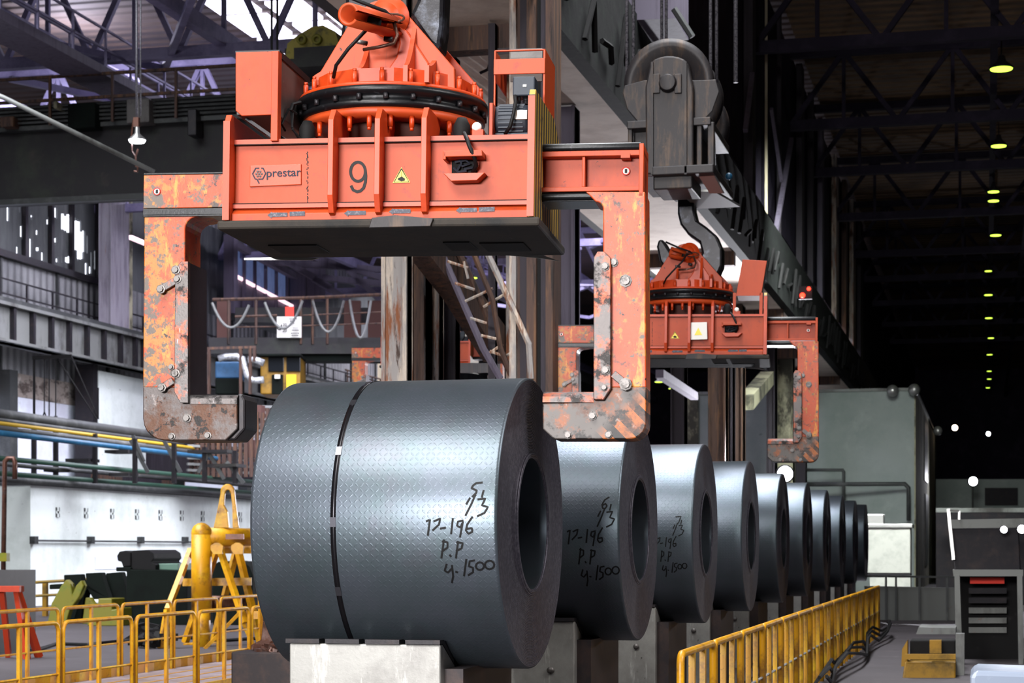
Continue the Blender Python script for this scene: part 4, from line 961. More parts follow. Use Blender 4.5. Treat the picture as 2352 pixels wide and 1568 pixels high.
    # motor and guard
    if kind != 2:
        y = .36; a = q(1135, 115, y); c_ = q(1250, 322, y); yb = .84
        g = MB(); g.box((a.x, y, 1.27), (a.x+.012, y+.02, a.z)); g.box((c_.x-.014, y, 1.27), (c_.x, yb, a.z)); g.box((a.x, y, a.z-.01), (c_.x, y+.02, a.z)); g.box((a.x, y+.3, a.z-.01), (c_.x, yb, a.z))
        g.box((a.x, y, 1.27), (a.x+.012, yb, 1.60)); g.box((a.x+.0, y+.02, a.z-.2), (a.x+.01, yb, a.z))
        gd = P(g, 'motor_guard', m_orange, bv=.003)
        z1 = q(1135, 137, y).z; z0 = q(1135, 172, y).z; MB().box((a.x, y-.012, z0), (c_.x, y, z1)).build('guard_band', m_orange, gd, bevel=.003)
        MB().box((a.x+.08, y+.2, z0), (c_.x-.05, y+.215, z1+.12)).build('guard_back', m_boxgrey, gd)
        mz = q(1170, 273, -.12).z; x0 = q(1134, 270, -.12).x; x1 = q(1212, 270, -.12).x
        mb_ = MB().lathe([(.001, x0), (.095, x0), (.105, x0+.02), (.105, x1-.02), (.095, x1), (.001, x1)], (0, -.03, mz), 'x', 24)
        for i in range(24): an = 2*PI*i/24; mb_.bar((x0+.03, -.03+.108*math.cos(an), mz+.108*math.sin(an)), (x1-.03, -.03+.108*math.cos(an), mz+.108*math.sin(an)), .009, .009)
        mt = P(mb_, 'motor', m_motor)
        MB().box((x0, -.12, 1.27), (x1, .08, mz-.09)).build('motor_foot', m_motor, mt)
        qbox(MB(), 1184, 253, 1210, 273, -.155, .01).build('name_plate', m_white, mt)
        b = MB(); qbox(b, 1178, 176, 1228, 219, -.1, .14); tbx = P(b, 'terminal_box', m_motor, bv=.008)
        qbox(MB(), 1201, 194, 1209, 199, -.104, .005).build('box_tag', m_white, tbx)
        b = MB()
        for i in range(7): b.lathe([(.016, i*.012), (.024, i*.012+.006), (.016, i*.012+.012)], tuple(q(1208, 240, -.03)), n=12)
        b.tube([q(1192, 218, -.06), q(1192, 240, -.05)], .012, 8); P(b, 'cable_gland', m_darksteel)
        P(MB().tube([q(1183, 220, -.12), q(1184, 235, -.16), q(1180, 260, -.19), q(1172, 290, -.19), q(1160, 308, -.15)], .012, 8), 'cable', m_cable)
        b = MB(); qbox(b, 1124, 236, 1131, 322, -.2, .1); P(b, 'side_bracket', m_orange, bv=.003)
    else:
        y = .0; b = MB(); x0 = XR-.42; x1 = XR-.03; ztp = 2.02
        b.prism([(x0+.04, y, 1.56), (x1-.02, y, 1.56), (x1+.05, y, ztp), (x0+.12, y, ztp+.02)], (0, .03, 0)); cb_ = P(b, 'control_box', m_orange, bv=.004)
        b = MB(); b.prism([(x0+.06, y+.03, 1.56), (x1-.02, y+.03, 1.56), (x1+.05, y+.03, ztp), (x0+.12, y+.03, ztp+.02)], (0, .5, 0)); b.build('box_housing', m_boxgrey, cb_)
        b = MB(); b.box((x0, y, 1.27), (x0+.04, y+.05, 1.6)); b.box((x1-.04, y, 1.27), (x1, y+.5, 1.6)); b.build('box_frame', m_orange, cb_)
    # markings
    b = MB()
    for i in range(40):
        if random.random() < .75: u_, v_ = 705+random.uniform(-1.5, 1.5), 348+i*3.0; qbox(b, u_, v_, u_+random.uniform(1.5, 3), v_+2.6, YF-.003, .004)
    P(b, 'weld_drips', m_ink)
    ys = YF-.004
    if kind == 1:
        b = MB(); qpoly(b, [(574, 380), (692, 376), (692, 424), (573, 429)], ys-.006, .01); lg_ = P(b, 'name_board', m_orange2, bv=.004)
        cxp, cyp = q(595, 401, ys).x, 0
        b = MB(); strokes(b, [(595, 421), (590, 411), (586, 411), (580, 399), (587, 386), (595, 386)], .008, ys-.01); strokes(b, [(600, 386), (604, 386), (610, 398), (603, 411), (593, 411)], .008, ys-.01); b.build('hexagon_emblem', m_logo, lg_)
        b = MB()
        for (du, dv) in [(0, 0), (6, 0), (-6, 0), (3, 5.5), (-3, 5.5), (3, -5.5), (-3, -5.5)]: b.lathe([(.001, -.004), (.0075, -.004), (.0075, 0), (.001, 0)], tuple(q(595+du, 399+dv, ys-.006)), 'y', 10)
        b.build('emblem_dots', m_boxgrey, lg_)
        p = q(651, 397, ys-.008); text('prestar', .076, m_logo, lg_, Matrix.Translation(p) @ Matrix.Rotation(math.radians(-1.0), 4, 'Y') @ FX, .002, 'lettering', 1.05, .0006)
        # numeral nine
        b = MB(); cx, cy = 822, 394
        loop = [(cx+17*math.cos(math.radians(a_)), cy+22*math.sin(math.radians(a_))) for a_ in range(0, 361, 15)]
        tail = [(839, 394), (840, 404), (839, 418), (835, 431), (828, 438), (820, 440), (811, 436), (806, 426)]
        strokes(b, loop, .019, ys, .003); strokes(b, tail, .019, ys-.0005, .003); P(b, 'number_nine', m_ink)
        tri = (922, 404, 20)
    else:
        b = MB(); qpoly(b, [(870, 352), (952, 349), (954, 430), (872, 433)], YF-.08, .02); wp = P(b, 'sign_plate', m_white, bv=.003); b2 = MB()
        qpoly(b2, [(912, 375), (930, 410), (894, 411)], YF-.084, .004); b2.build('warning_triangle', m_yel, wp)
        tri = (810, 415, 20)
    u, v, s_ = tri
    o = P(qpoly(MB(), [(u, v-s_), (u+s_, v+s_*.75), (u-s_, v+s_*.8)], ys-.001, .004), 'warning_sign', m_yel)
    b = MB(); strokes(b, [(u, v-s_+3), (u+s_-3, v+s_*.75-2), (u-s_+3, v+s_*.8-2), (u, v-s_+3)], .007, ys-.003, .002)
    qpoly(b, [(u-8, v+5), (u+1, v+1), (u+8, v+6), (u+7, v+11), (u-1, v+12), (u-8, v+9)], ys-.004, .003); strokes(b, [(u, v-10), (u, v+3)], .003, ys-.003, .002); b.build('load_pictogram', m_ink, o)
    b = MB(); ya = YF-.075
    for (u0, u1, hd, v) in [(614, 660, 1, 493), (665, 700, 0, 491), (790, 840, 1, 489), (893, 943, 1, 485), (1047, 1095, 1, 482), (1100, 1136, 0, 481)]:
        if hd: qpoly(b, [(u0, v+1), (u0+10, v-7), (u0+10, v-5), (u1, v-5), (u1, v+4), (u0+10, v+5), (u0+10, v+8)], ya, .004)
        else: qpoly(b, [(u0, v-5), (u1, v-6), (u1, v+4), (u0, v+5)], ya, .004)
    P(b, 'travel_arrows', m_arrow)
    return t
s1 = spreader(1, 'big orange coil lifting beam numbered 9, hovering over the nearest coil'); s1.matrix_world = M1
def place(t, loc_local, u, v, d, rz, ry):
    Rm = Matrix.Rotation(math.radians(rz), 4, 'Z') @ Matrix.Rotation(math.radians(ry), 4, 'Y')
    p = PD(u, v, d); t.matrix_world = Matrix.Translation(p-Rm @ loc_local) @ Rm
s2 = spreader(2, 'smaller orange lifting beam farther back, hanging from the big black hook'); place(s2, q(1482, 1007, 0), 1880, 1060, 25.5, 5.5, .8)
s3 = spreader(1 if False else 3, 'distant orange lifting beam mostly hidden behind the rust-streaked column'); place(s3, q(330, 397, .6), 808, 797, 44.5, 6, .6)

# ------------------------------------------------------------------ hooks and hook block
hk = thing('crane_hook', 'massive black and grey hook forging rising out of frame from the near lifting beam', 'crane hook', tuple(M1 @ Vector((XCN, YCN, 2.1))), (0, math.radians(.8), math.radians(4.8)))
HO = Vector((XCN, YCN, 2.1))
def hprism(pts, y, th): return MB().prism([q(u, v, y)-HO for (u, v) in pts], (0, th, 0))
hprism([(780, 90), (783, 140), (800, 172), (850, 150), (872, 40), (880, -40), (962, -90), (957, 0), (940, 36), (985, 100), (1010, 118), (1018, 60), (1026, -160), (960, -240), (860, -240), (800, -60)], .30, .24).build('hook_body', m_hook, hk, bevel=.03)
MB().tube([q(910, -230, .42)-HO, q(910, -700, .42)-HO], .1, 16).build('shank', m_hook, hk)

HB = PD(1540, 300, 24.6)
hb = thing('hook_block', 'tall dark hook block with large sheaves and ropes behind the right arm', 'hook block', tuple(HB))
def hq(u, v, y=0):
    r = ray(u, v); Yp = HB.y+y; p = EYE+r*(Yp/r.y); return p-HB
def hp(pts, y, th): return MB().prism([hq(u, v, y) for (u, v) in pts], (0, th, 0))
c = hq(1537, 195, .25); sv = MB().lathe([(.10, -.05), (.44, -.05), (.47, -.08), (.575, -.08), (.575, -.05), (.53, 0), (.575, .05), (.575, .08), (.47, .08), (.44, .05), (.10, .05)], tuple(c), 'y', 56, closed=True); sh = sv.build('sheave', m_block, hb)
c2b = c+Vector((.0, .9, 0)); MB().lathe([(.10, -.05), (.44, -.05), (.47, -.08), (.575, -.08), (.575, -.05), (.53, 0), (.575, .05), (.575, .08), (.47, .08), (.44, .05), (.10, .05)], tuple(c2b), 'y', 56, closed=True).build('sheave', m_block, hb)
c3b = c+Vector((-.05, 1.9, -.15)); MB().lathe([(.001, -.05), (.44, -.05), (.47, -.08), (.575, -.08), (.53, 0), (.575, .08), (.001, .08)], tuple(c3b), 'y', 56).build('sheave', m_block, hb)
hp([(1493, 148)] + [(1537-44*math.cos(math.radians(a_)), 150-22*math.sin(math.radians(a_))) for a_ in range(20, 161, 20)] + [(1581, 148), (1592, 200), (1592, 400), (1484, 400), (1482, 200)], 0, .12).build('front_plate', m_block, hb, bevel=.02)
rr = MB()
for u in (1497, 1574): a = hq(u-2, 142, -.05); b_ = hq(u+3, 400, -.05); rr.box((a.x, -.05, b_.z), (b_.x, 0, a.z))
rr.build('edge_rib', m_block, hb)
b = MB().lathe([(.001, -.09), (.10, -.09), (.12, -.03), (.12, 0), (.001, 0)], tuple(hq(1535, 192, 0)), 'y', 20)
for u in (1506, 1556): a = hq(u-7, 170, -.04); b_ = hq(u+9, 213, -.04); b.box((a.x, -.04, b_.z), (b_.x, 0, a.z))
b.build('axle_keeper', m_block, hb, bevel=.006)
hp([(1434, 196), (1480, 184), (1600, 184), (1644, 182), (1652, 210), (1636, 255), (1612, 280), (1465, 280), (1440, 250), (1430, 215)], .14, .02).build('sheave_cover', m_block, hb, bevel=.01)
hp([(1434, 196), (1480, 184), (1600, 184), (1644, 182), (1652, 210), (1636, 255), (1612, 280), (1465, 280), (1440, 250), (1430, 215)], 1.3, .04).build('rear_cover', m_block, hb)
fr_ = MB()
for (u0, u1) in ((1442, 1452), (1600, 1612), (1625, 1640)):
    a = hq(u0, 280, .1); b_ = hq(u1, 400, .1); fr_.box((a.x, .1, b_.z), (b_.x, .2, a.z))
a = hq(1440, 278, .05); b_ = hq(1632, 286, .05); fr_.box((a.x, .05, b_.z), (b_.x, 1.9, a.z))
a = hq(1455, 286, .3); b_ = hq(1600, 400, .3); fr_.box((a.x, .3, b_.z), (b_.x, 1.8, a.z))
fr_.bar(hq(1636, 285, .15), hq(1640, 375, 1.9), .06)
fr_.build('lower_frame', m_block, hb, bevel=.01)
a = hq(1498, 384, 0); b_ = hq(1640, 398, 0); MB().box((a.x, -.05, b_.z), (b_.x, 1.9, a.z)).build('crosshead', m_block, hb, bevel=.015)
a = hq(1500, 396, .1); b_ = hq(1590, 432, .1); MB().box((a.x, .1, b_.z), (b_.x, .9, a.z)).build('hook_nut_box', m_block, hb, bevel=.02)
a = hq(1600, 470, 1.6); b_ = hq(1680, 476, 1.6); MB().prism([hq(1560, 440, .9), hq(1640, 440, .9), hq(1700, 475, 1.8), hq(1600, 480, 1.8)], (0, 0, .03)).build('bottom_plate', m_chrome, hb)  # pale metal colour carries the white glints of the underside
MB().prism([hq(1592, 384, -.02), hq(1630, 384, -.02), hq(1662, 444, .5), hq(1630, 444, .5)], (.01, .02, .01)).build('glare_plate', m_chrome, hb, 'pale plate standing for white glare')  # pale plate put in for the white glare below the block
# hook
hkp = [(1556, 432), (1592, 432), (1594, 480), (1600, 505), (1622, 520), (1645, 540), (1658, 570), (1658, 610), (1640, 650), (1600, 668), (1560, 655), (1530, 620), (1515, 600), (1508, 566), (1512, 550), (1522, 549), (1535, 570), (1552, 598), (1575, 612), (1600, 606), (1612, 580), (1606, 556), (1580, 538), (1562, 515), (1556, 490)]
hp(hkp, 1.45, .3).build('hook', m_hook, hb, bevel=.05)
for k_, (u, y) in enumerate([(1440, .25), (1455, .35), (1520, .9), (1530, 1.0), (1632, .25), (1646, .95), (1690, 1.9)]):
    MB().tube([hq(u, 190 if u < 1500 or u > 1600 else 95, y), hq(u, 190 if u < 1500 or u > 1600 else 95, y)+Vector((0, 0, 6.5))], .022 if k_ != 6 else .03, 8).build('wire_rope', m_rope, hb)
MB().ball(tuple(hq(1674, 405, 1.9)), .05, 8).build('blue_tag', m_blue, hb)
# crane carriage up there that the ropes go into
tz = thing('crane_carriage', 'violet-brown underside of the crane carriage over the hook block', 'crane carriage', tuple(PD(1480, 45, 34)))
Z0 = Vector(tz.location)
MB().prism([PD(u, v, 34)-Z0 for (u, v) in [(1405, 48), (1552, 42), (1552, -150), (1405, -150)]], (0, 1.5, 0)).build('carriage_box', m_lav, tz)
MB().tube([PD(1548, 20, 33)-Z0, PD(1590, 85, 33)-Z0], .06, 6).build('lever', m_pipegrey, tz)
# ------------------------------------------------------------------ yellow guard railings
def guard():
    t = thing('guard_panel', '', 'railing'); w_, h = 1.66, 1.0; r = .10
    pts = [(0, 0, 0), (0, 0, h-r)] + [(0, r-r*math.cos(PI/2*i/4), h-r+r*math.sin(PI/2*i/4)) for i in range(1, 5)] + [(0, w_-r+r*math.sin(PI/2*i/4), h-r+r*math.cos(PI/2*i/4)) for i in range(0, 5)] + [(0, w_, 0)]
    MB().tube(pts, .024, 8).build('frame', m_yellow, t)
    MB().bar((0, w_/2, 0), (0, w_/2, h-.01), .035, .055).build('middle_post', m_yellow, t)
    MB().tube([(0, .02, .47), (0, w_-.02, .47)], .014, 6).build('mid_rail', m_yellow, t)
    return t
gp = guard()
def fence(X, y0, n, grp, lab, first=None):
    for i in range(n):
        t = gp if first is not None and i == 0 and first else copy_tree(gp)
        t.location = (X, y0+i*1.765, 0); t['group'] = grp; t['label'] = lab(i)
nums = ['first', 'second', 'third', 'fourth', 'fifth', 'sixth', 'seventh', 'eighth', 'ninth', 'tenth', 'eleventh', 'twelfth', 'thirteenth', 'fourteenth', 'fifteenth', 'sixteenth']
XF1 = PZ(0, 1440, 1.0).x; XF2 = PZ(0, 1405, 1.0).x; XF3 = PZ(1570, 1500, 1.0).x
yA = PX(145, 1430, XF1).y; yB = PX(143, 1400, XF2).y; yC_ = PX(1563, 1500, XF3).y
fence(XF1, yA-1.765, 6, 'near yellow railing on the left walkway', lambda i: f'yellow tubular guard panel, near side of the left walkway, {nums[i]} from the picture edge', True)
fence(XF2, yB-1.765, 6, 'far yellow railing on the left walkway', lambda i: f'yellow tubular guard panel, far side of the left walkway, {nums[i]} from the picture edge')
# right railing: closer bars, solid mid rail
def guard2():
    t = thing('guard_panel', '', 'railing'); w_, h = 1.70, 1.0; r = .08
    pts = [(0, 0, 0), (0, 0, h-r)] + [(0, r-r*math.cos(PI/2*i/4), h-r+r*math.sin(PI/2*i/4)) for i in range(1, 5)] + [(0, w_-r+r*math.sin(PI/2*i/4), h-r+r*math.cos(PI/2*i/4)) for i in range(0, 5)] + [(0, w_, 0)]
    MB().tube(pts, .03, 8).build('frame', m_yellow_top, t)
    for k in (1, 2): MB().bar((0, w_*k/3, 0), (0, w_*k/3, h-.01), .045, .06).build('middle_post', m_yellow_top, t)
    MB().tube([(0, .02, .5), (0, w_-.02, .5)], .013, 6).build('mid_rail', m_saddle, t)
    return t
g2 = guard2()
for i in range(15):
    t = g2 if i == 0 else copy_tree(g2); t.location = (XF3, yC_+i*1.76, 0); t['group'] = 'yellow railing right of the coils'
    t['label'] = f'yellow guard panel in the railing right of the coils, {nums[i]} from the camera'
# walkway deck
struct(MB().box((XF2-.1, 10, -.02), (XF1+.1, 60, .015)).build('floor_walkway', m_plank), 'pale walkway floor between the yellow railings')
b = MB()
for i in range(1, 5): x = XF2+(XF1-XF2)*i/5; b.box((x-.02, 10, .015), (x+.02, 60, .022))
struct(b.build('floor_lines', m_yellow), 'yellow joint lines of the walkway floor')
tag(MB().box((XF2-.09, 10, .0), (XF2-.06, 60, .14)).build('toe_board', m_yellow), 'yellow toe board along the far side of the left walkway', 'toe board')
tag(MB().box((XF1+.06, 14, .0), (XF1+.09, 60, .14)).build('toe_board', m_yellow), 'yellow toe board along the near side of the left walkway', 'toe board')

# ------------------------------------------------------------------ left yard
ts = thing('trestle', 'orange-red steel trestle by the left picture edge', 'trestle', tuple(PZ(20, 1512, 0)))
o0 = Vector(ts.location); dT = 31.0
def dq(o0, d):
    return lambda u, v: PD(u, v, d)-o0
f = dq(o0, dT); MB().bar(f(-30, 1352), f(50, 1352), .3, .09).build('top_beam', m_trestle, ts)
for (a_, b_, y) in (((40, 1358), (62, 1508), 0), ((40, 1358), (56, 1495), .5), ((-20, 1358), (-45, 1508), 0), ((5, 1358), (-15, 1500), .5)):
    a = f(*a_); c = f(*b_); c.z = -o0.z; MB().bar(a, c+Vector((0, y, 0)), .08, .12).build('leg', m_trestle, ts)
sh = PD(80, 1430, 37)
t = tag(MB().prism([(PX(-60, 1400, -16.2).x, PX(-60, 1400, -16.2).y, 0), (PX(82, 1400, -16.2).x, PX(82, 1400, -16.2).y, 0), (-16.2, PX(82, 1400, -16.2).y, 1.40), (-16.2, PX(-60, 1400, -16.2).y, 1.42)], (-.03, 0, 0)).build('steel_sheet', m_sheet), 'dark grey steel sheet standing upright behind the orange trestle', 'steel sheet')
# yellow coil hook frame
yf = thing('lifting_frame', 'tall yellow pipe lifting frame with an arched eye, standing left of the first coil', 'lifting frame', tuple(PZ(460, 1480, 0)))
o0 = Vector(yf.location); D = o0.y; f = lambda u, v, d=35.0: PD(u, v, d)-o0
def drop(p): p = p.copy(); p.z = -o0.z; return p
MB().tube([f(463, 1224)+Vector((0, 0, 0)), f(463, 1400)], .185, 20).build('upright_pipe', m_yellow_top, yf)
MB().ball(tuple(f(463, 1224)), .19, 20).build('pipe_elbow', m_yellow_top, yf)
MB().tube([f(463, 1232), f(620, 1234, 36)], .165, 20).build('top_pipe', m_yellow_top, yf)
MB().tube([f(478, 1385, 35.4), f(575, 1383, 36)], .14, 18).build('lower_pipe', m_pipe_rust, yf)
MB().prism([f(518, 1226, 34.8), f(560, 1226, 34.8), f(560, 1238, 34.8), f(518, 1238, 34.8)], (0, .02, 0)).build('stencil_panel', m_redpanel if False else m_pipe_rust, yf)
for d in (34.75, 35.25):
    out = [(490, 1212), (500, 1165), (506, 1135)] + [(523-15*math.cos(math.radians(a_)), 1130-18*math.sin(math.radians(a_))) for a_ in range(0, 181, 20)] + [(540, 1150), (548, 1212), (534, 1212), (533, 1160)] + [(523+7*math.cos(math.radians(a_)), 1134-10*math.sin(math.radians(a_))) for a_ in range(0, 181, 30)] + [(514, 1160), (522, 1175), (525, 1212)]
    MB().prism([f(u, v, d) for (u, v) in out], (0, .06, 0)).build('lifting_eye', m_yellow_top, yf, bevel=.01)
MB().tube([f(516+0, 1135, 34.9)] + [f(523-11*math.cos(math.radians(a_)), 1132-15*math.sin(math.radians(a_)), 34.9) for a_ in range(0, 181, 20)], .05, 10).build('eye_bar', m_yellow_top, yf)
for (a_, b_, d1, d2, wd) in [((438, 1262), (385, 1400), 35.4, 34.4, .09), ((500, 1255), (425, 1490), 35.9, 36.5, .1), ((503, 1255), (562, 1430), 34.9, 34.4, .09), ((545, 1255), (490, 1480), 36, 37, .1), ((545, 1255), (600, 1480), 36, 35.5, .1), ((385, 1400), (370, 1440), 34.4, 34.3, .09), ((562, 1395), (470, 1500), 34.4, 34.2, .05), ((560, 1430), (585, 1500), 34.5, 34.4, .06)]:
    c = f(*b_, d2)
    if b_[1] >= 1440: c = drop(c)
    MB().bar(f(*a_, d1), c, wd, wd*1.1).build('strut', m_yellow_top, yf)
for (a_, b_, d_) in [((420, 1337), (578, 1335), 35.6), ((485, 1262), (578, 1262), 35.5), ((560, 1412), (600, 1412), 34.6)]: MB().bar(f(*a_, d_), f(*b_, d_), .08, .14).build('cross_beam', m_yellow_top, yf)
for u in (498, 545): MB().prism([f(u-14, 1262, 34.7), f(u-14, 1252, 34.7), f(u-4, 1246, 34.7), f(u+4, 1246, 34.7), f(u+14, 1254, 34.7), f(u+12, 1272, 34.7), f(u-8, 1272, 34.7)], (0, .05, 0)).build('lug_plate', m_yellow_top, yf)
for s_ in (-1, 1): a = drop(f(463+s_*5, 1480, 35)); 
MB().box((-.0-.25, -.2, -o0.z), (.25, .4, .03)).build('foot_plate', m_yellow_top, yf)
MB().tube([f(463, 1395), drop(f(463, 1395))], .16, 16).build('lower_upright', m_yellow_top, yf)
# heaps of dark machinery behind
def mach(name, label, cat, parts, d, th=.8):
    t = thing(name, label, cat, tuple(PZ(parts[0][0][0][0], 1262+H*F/d, 0))); o = Vector(t.location)
    for (pts, mat, nm, dd) in parts:
        P = [PD(u, v, d+dd)-o for (u, v) in pts]
        for p in P:
            if p.z < .05: p.z = 0
        MB().prism(P, (0, th, 0)).build(nm, mat, t, bevel=.02)
    return t
bv = 1262+H*F/46+4
mach('grab_tongs', 'lime-yellow hooked tongs leaning among the dark machinery', 'tongs', [([(108, bv), (118, 1385), (140, 1345), (152, 1330), (162, 1340), (166, 1365), (174, 1345), (186, 1332), (192, 1345), (182, 1370), (160, 1400), (150, bv)], m_lime, 'jaw', 0),
     ([(188, bv), (196, 1372), (205, 1372), (222, 1395), (222, bv)], m_lime, 'jaw', .2), ([(113, 1342), (145, 1340), (145, 1352), (113, 1353)], m_dkgreen, 'handle', .2)], 45.5, .2)
mach('machine_frame', 'black machine frame left of three, behind the lime-yellow tongs', 'machine frame', [([(150, bv), (146, 1320), (185, 1318), (190, 1345), (172, bv)], m_dkgreen, 'frame_plate', 0)], 47, .25)
mach('machine_frame', 'black machine frame with sloping sides, middle one of three', 'machine frame', [([(165, bv), (198, 1350), (196, 1316), (232, 1314), (250, 1375), (214, 1376), (196, 1345), (185, bv)], m_dkgreen, 'frame_plate', 0)], 46, .25)
mach('machine_frame', 'black machine frame rightmost of three, beside the old gearbox', 'machine frame', [([(245, bv), (243, 1316), (278, 1313), (288, 1345), (292, bv)], m_dkgreen, 'frame_plate', 0)], 46.4, .25)
mach('lime_base', 'lime-yellow machine base block below the black frames', 'machine base', [([(200, bv+2), (205, 1400), (225, 1385), (225, 1374), (257, 1374), (257, 1400), (280, 1395), (282, bv+2)], m_lime, 'base_block', 0)], 44.5, .7)
gbp = [([(290, bv), (290, 1312), (266, 1312), (266, 1302), (300, 1302), (300, 1308), (358, 1308), (430, 1310), (430, bv)], m_dkgreen, 'housing', 0),
       ([(296, 1308), (296, 1270), (306, 1264), (340, 1262), (352, 1270), (354, 1282), (348, 1290), (358, 1296), (358, 1310)], m_black, 'drive_unit', .1),
       ([(282, 1302), (278, 1290), (270, 1288), (268, 1276), (274, 1266), (288, 1264), (300, 1268), (300, 1300)], m_black, 'drum', .05),
       ([(358, 1308), (358, 1294), (410, 1293), (410, 1310)], paint('case_green', '#4f6f60', .5), 'green_case', .3)]
mach('old_gearbox', 'big dark green and black gear machine with lumpy drive on top', 'machine', gbp, 45, 1.6)
mach('dark_drum', 'dark round machine behind the yellow lifting frame', 'machine', [([(488, bv), (488, 1300), (500, 1290), (520, 1288), (540, 1292), (556, 1288), (572, 1300), (580, 1320), (580, bv)], m_dkgreen, 'housing', 0)], 42, 1.2)
# scrap pile on the floor
sp_ = MB()
for i in range(70):
    p = PZ(random.gauss(345, 22), random.uniform(1462, 1490), 0); s_ = random.uniform(.05, .16)
    qq = MB().box((-s_, -s_*.5, -s_*.4), (s_, s_*.5, s_*.4)); qq.xf(Matrix.Translation(p+Vector((0, 0, s_*.5+random.random()*.15))) @ Matrix.Rotation(random.random()*3, 4, 'Z') @ Matrix.Rotation(random.uniform(-.7, .7), 4, 'Y')); sp_.add(qq.v, qq.f)
tag(sp_.build('scrap_pile', m_black), 'dark scrap heap on the floor behind the yellow railing', 'scrap pile', kind='stuff')
tag(MB().tube([PZ(u, v, .03) for (u, v) in [(60, 1500), (130, 1478), (200, 1480), (290, 1470), (400, 1462), (520, 1470), (600, 1465)]], .035, 6).build('floor_cable', m_cable), 'black cable lying along the floor behind the left railings', 'cable')

# whitewashed building with small windows
bx = PX(70, 1114, -28.0) ; Xb = PD(70, 1250, 60).x; Yb = PD(70, 1250, 60).y; zb_ = PD(70, 1114, 60).z
pt = PX(580, 1142, Xb)
wb = thing('control_building', 'long low whitewashed building with a row of small barred windows', 'building', (Xb, Yb, 0))
MB().box((-4.2, 0, 0), (0, 60, zb_)).build('wall', m_bldg, wb)
MB().box((-4.3, -.06, zb_), (.08, 60, zb_+.08)).build('roof_edge', m_pipegrey, wb)
for u in (132, 197, 257, 314, 368, 417, 465, 551):
    v = 1176+(u-132)*.027; p = PX(u, v, Xb); dd = p.y; wv = MB(); y = p.y-Yb; hh = 12/F*(dd/ct)*1.0; ww = 5.2/F*dd*2.0
    wv.box((-.1, y-ww, p.z-hh), (.015, y+ww, p.z+hh)); w_ = wv.build('window', m_pipegrey, wb)
    g = MB(); g.box((.015, y-.05, p.z-hh), (.03, y+.05, p.z+hh)); g.box((.015, y-ww, p.z-.04), (.03, y+ww, p.z+.04)); g.build('window_bars', m_bldg, w_)
p = PX(70, 1241, Xb); MB().tube([(.12, -.1, p.z), (.12, 55, p.z)], .035, 6).build('wall_pipe', m_pipegrey, wb)
for u in (72, 203, 318, 420): p = PX(u, 1240, Xb); MB().box((0, p.y-Yb-.12, p.z-.12), (.18, p.y-Yb+.12, p.z+.12)).build('pipe_clamp', m_pipegrey, wb)
for (u, v) in ((245, 1292), (428, 1290)): p = PX(u, v, Xb); MB().box((0, p.y-Yb-.9, p.z-.22), (.02, p.y-Yb+.9, p.z+.2)).build('access_panel', m_wallw, wb)
# yellow railing in front of building
rl = thing('site_railing', 'distant yellow-brown railing in front of the whitewashed building', 'railing', tuple(PD(90, 1400, 50)))
o = Vector(rl.location); MB().tube([PD(80, 1337, 50)-o, PD(200, 1330, 53)-o], .045, 6).build('top_rail', m_ypipe, rl); MB().tube([PD(80, 1368, 50)-o, PD(200, 1362, 53)-o], .04, 6).build('mid_rail', m_ypipe, rl)
for u in (104, 160): p = PD(u, 1337, 51)-o; MB().bar(p, (p.x, p.y, -o.z), .12).build('post', m_cab, rl)
# dark radiator box on the roof of that building
p0 = PX(281, 1113, Xb-.8); p1 = PX(425, 1122, Xb-.8)
rd = thing('ribbed_box', 'dark ribbed steel box on the roof of the whitewashed building', 'steel box', (Xb-.8, p0.y, zb_+.08))
L_ = p1.y-p0.y; hb_ = PX(281, 1084, Xb-.8).z-zb_-.08
MB().box((-1.2, 0, 0), (0, L_, hb_)).build('box_shell', m_brown, rd)
b = MB()
for i in range(26): b.box((0, L_*.6*i/26, .05), (.06, L_*.6*i/26+L_*.01, hb_-.03))
b.build('ribs', m_dkcol, rd); MB().box((0, L_*.8, .05), (.03, L_*.97, hb_-.05)).build('panel', m_dkgreen, rd)
# pipe bridge: blue, yellow, green and dark pipes along the left side
def pipe(u0, v0, u1, v1, X, r, mat, label):
    a = PX(u0, v0, X); b_ = PX(u1, v1, X); z = (a.z+b_.z)/2
    tag(MB().tube([(X, a.y, a.z), (X, b_.y, a.z)], r, 10).build('pipe', mat), label, 'pipe')
pipe(-60, 987, 640, 1065, -27, .085, m_blue, 'long bright blue pipe crossing above the whitewashed building')
pipe(-60, 977, 640, 1056, -27.4, .09, m_pipegrey, 'grey pipe lying directly above the blue pipe')
pipe(-60, 964, 640, 1048, -27.8, .06, m_ypipe, 'long thin yellow pipe above the blue pipe')
pipe(-60, 943, 420, 1010, -28.4, .16, m_pipegrey, 'thick dark grey pipe, topmost of the pipe bridge')
pipe(-60, 957, 420, 1010, -28.2, .07, m_pipegrey, 'thin dark pipe just above the yellow pipe')
pipe(-60, 1047, 640, 1110, -27.2, .08, m_green, 'dark green pipe under the blue pipe')
pipe(-60, 1082, 640, 1118, -27.8, .08, m_green, 'lower dark green pipe just above the building roof')
pipe(-60, 1095, 640, 1125, -28.6, .10, m_pipegrey, 'grey pipe lying on the building roof edge')
pipe(-60, 1060, 640, 1104, -28.9, .07, m_pipegrey, 'thin grey pipe behind the dark green pipe')
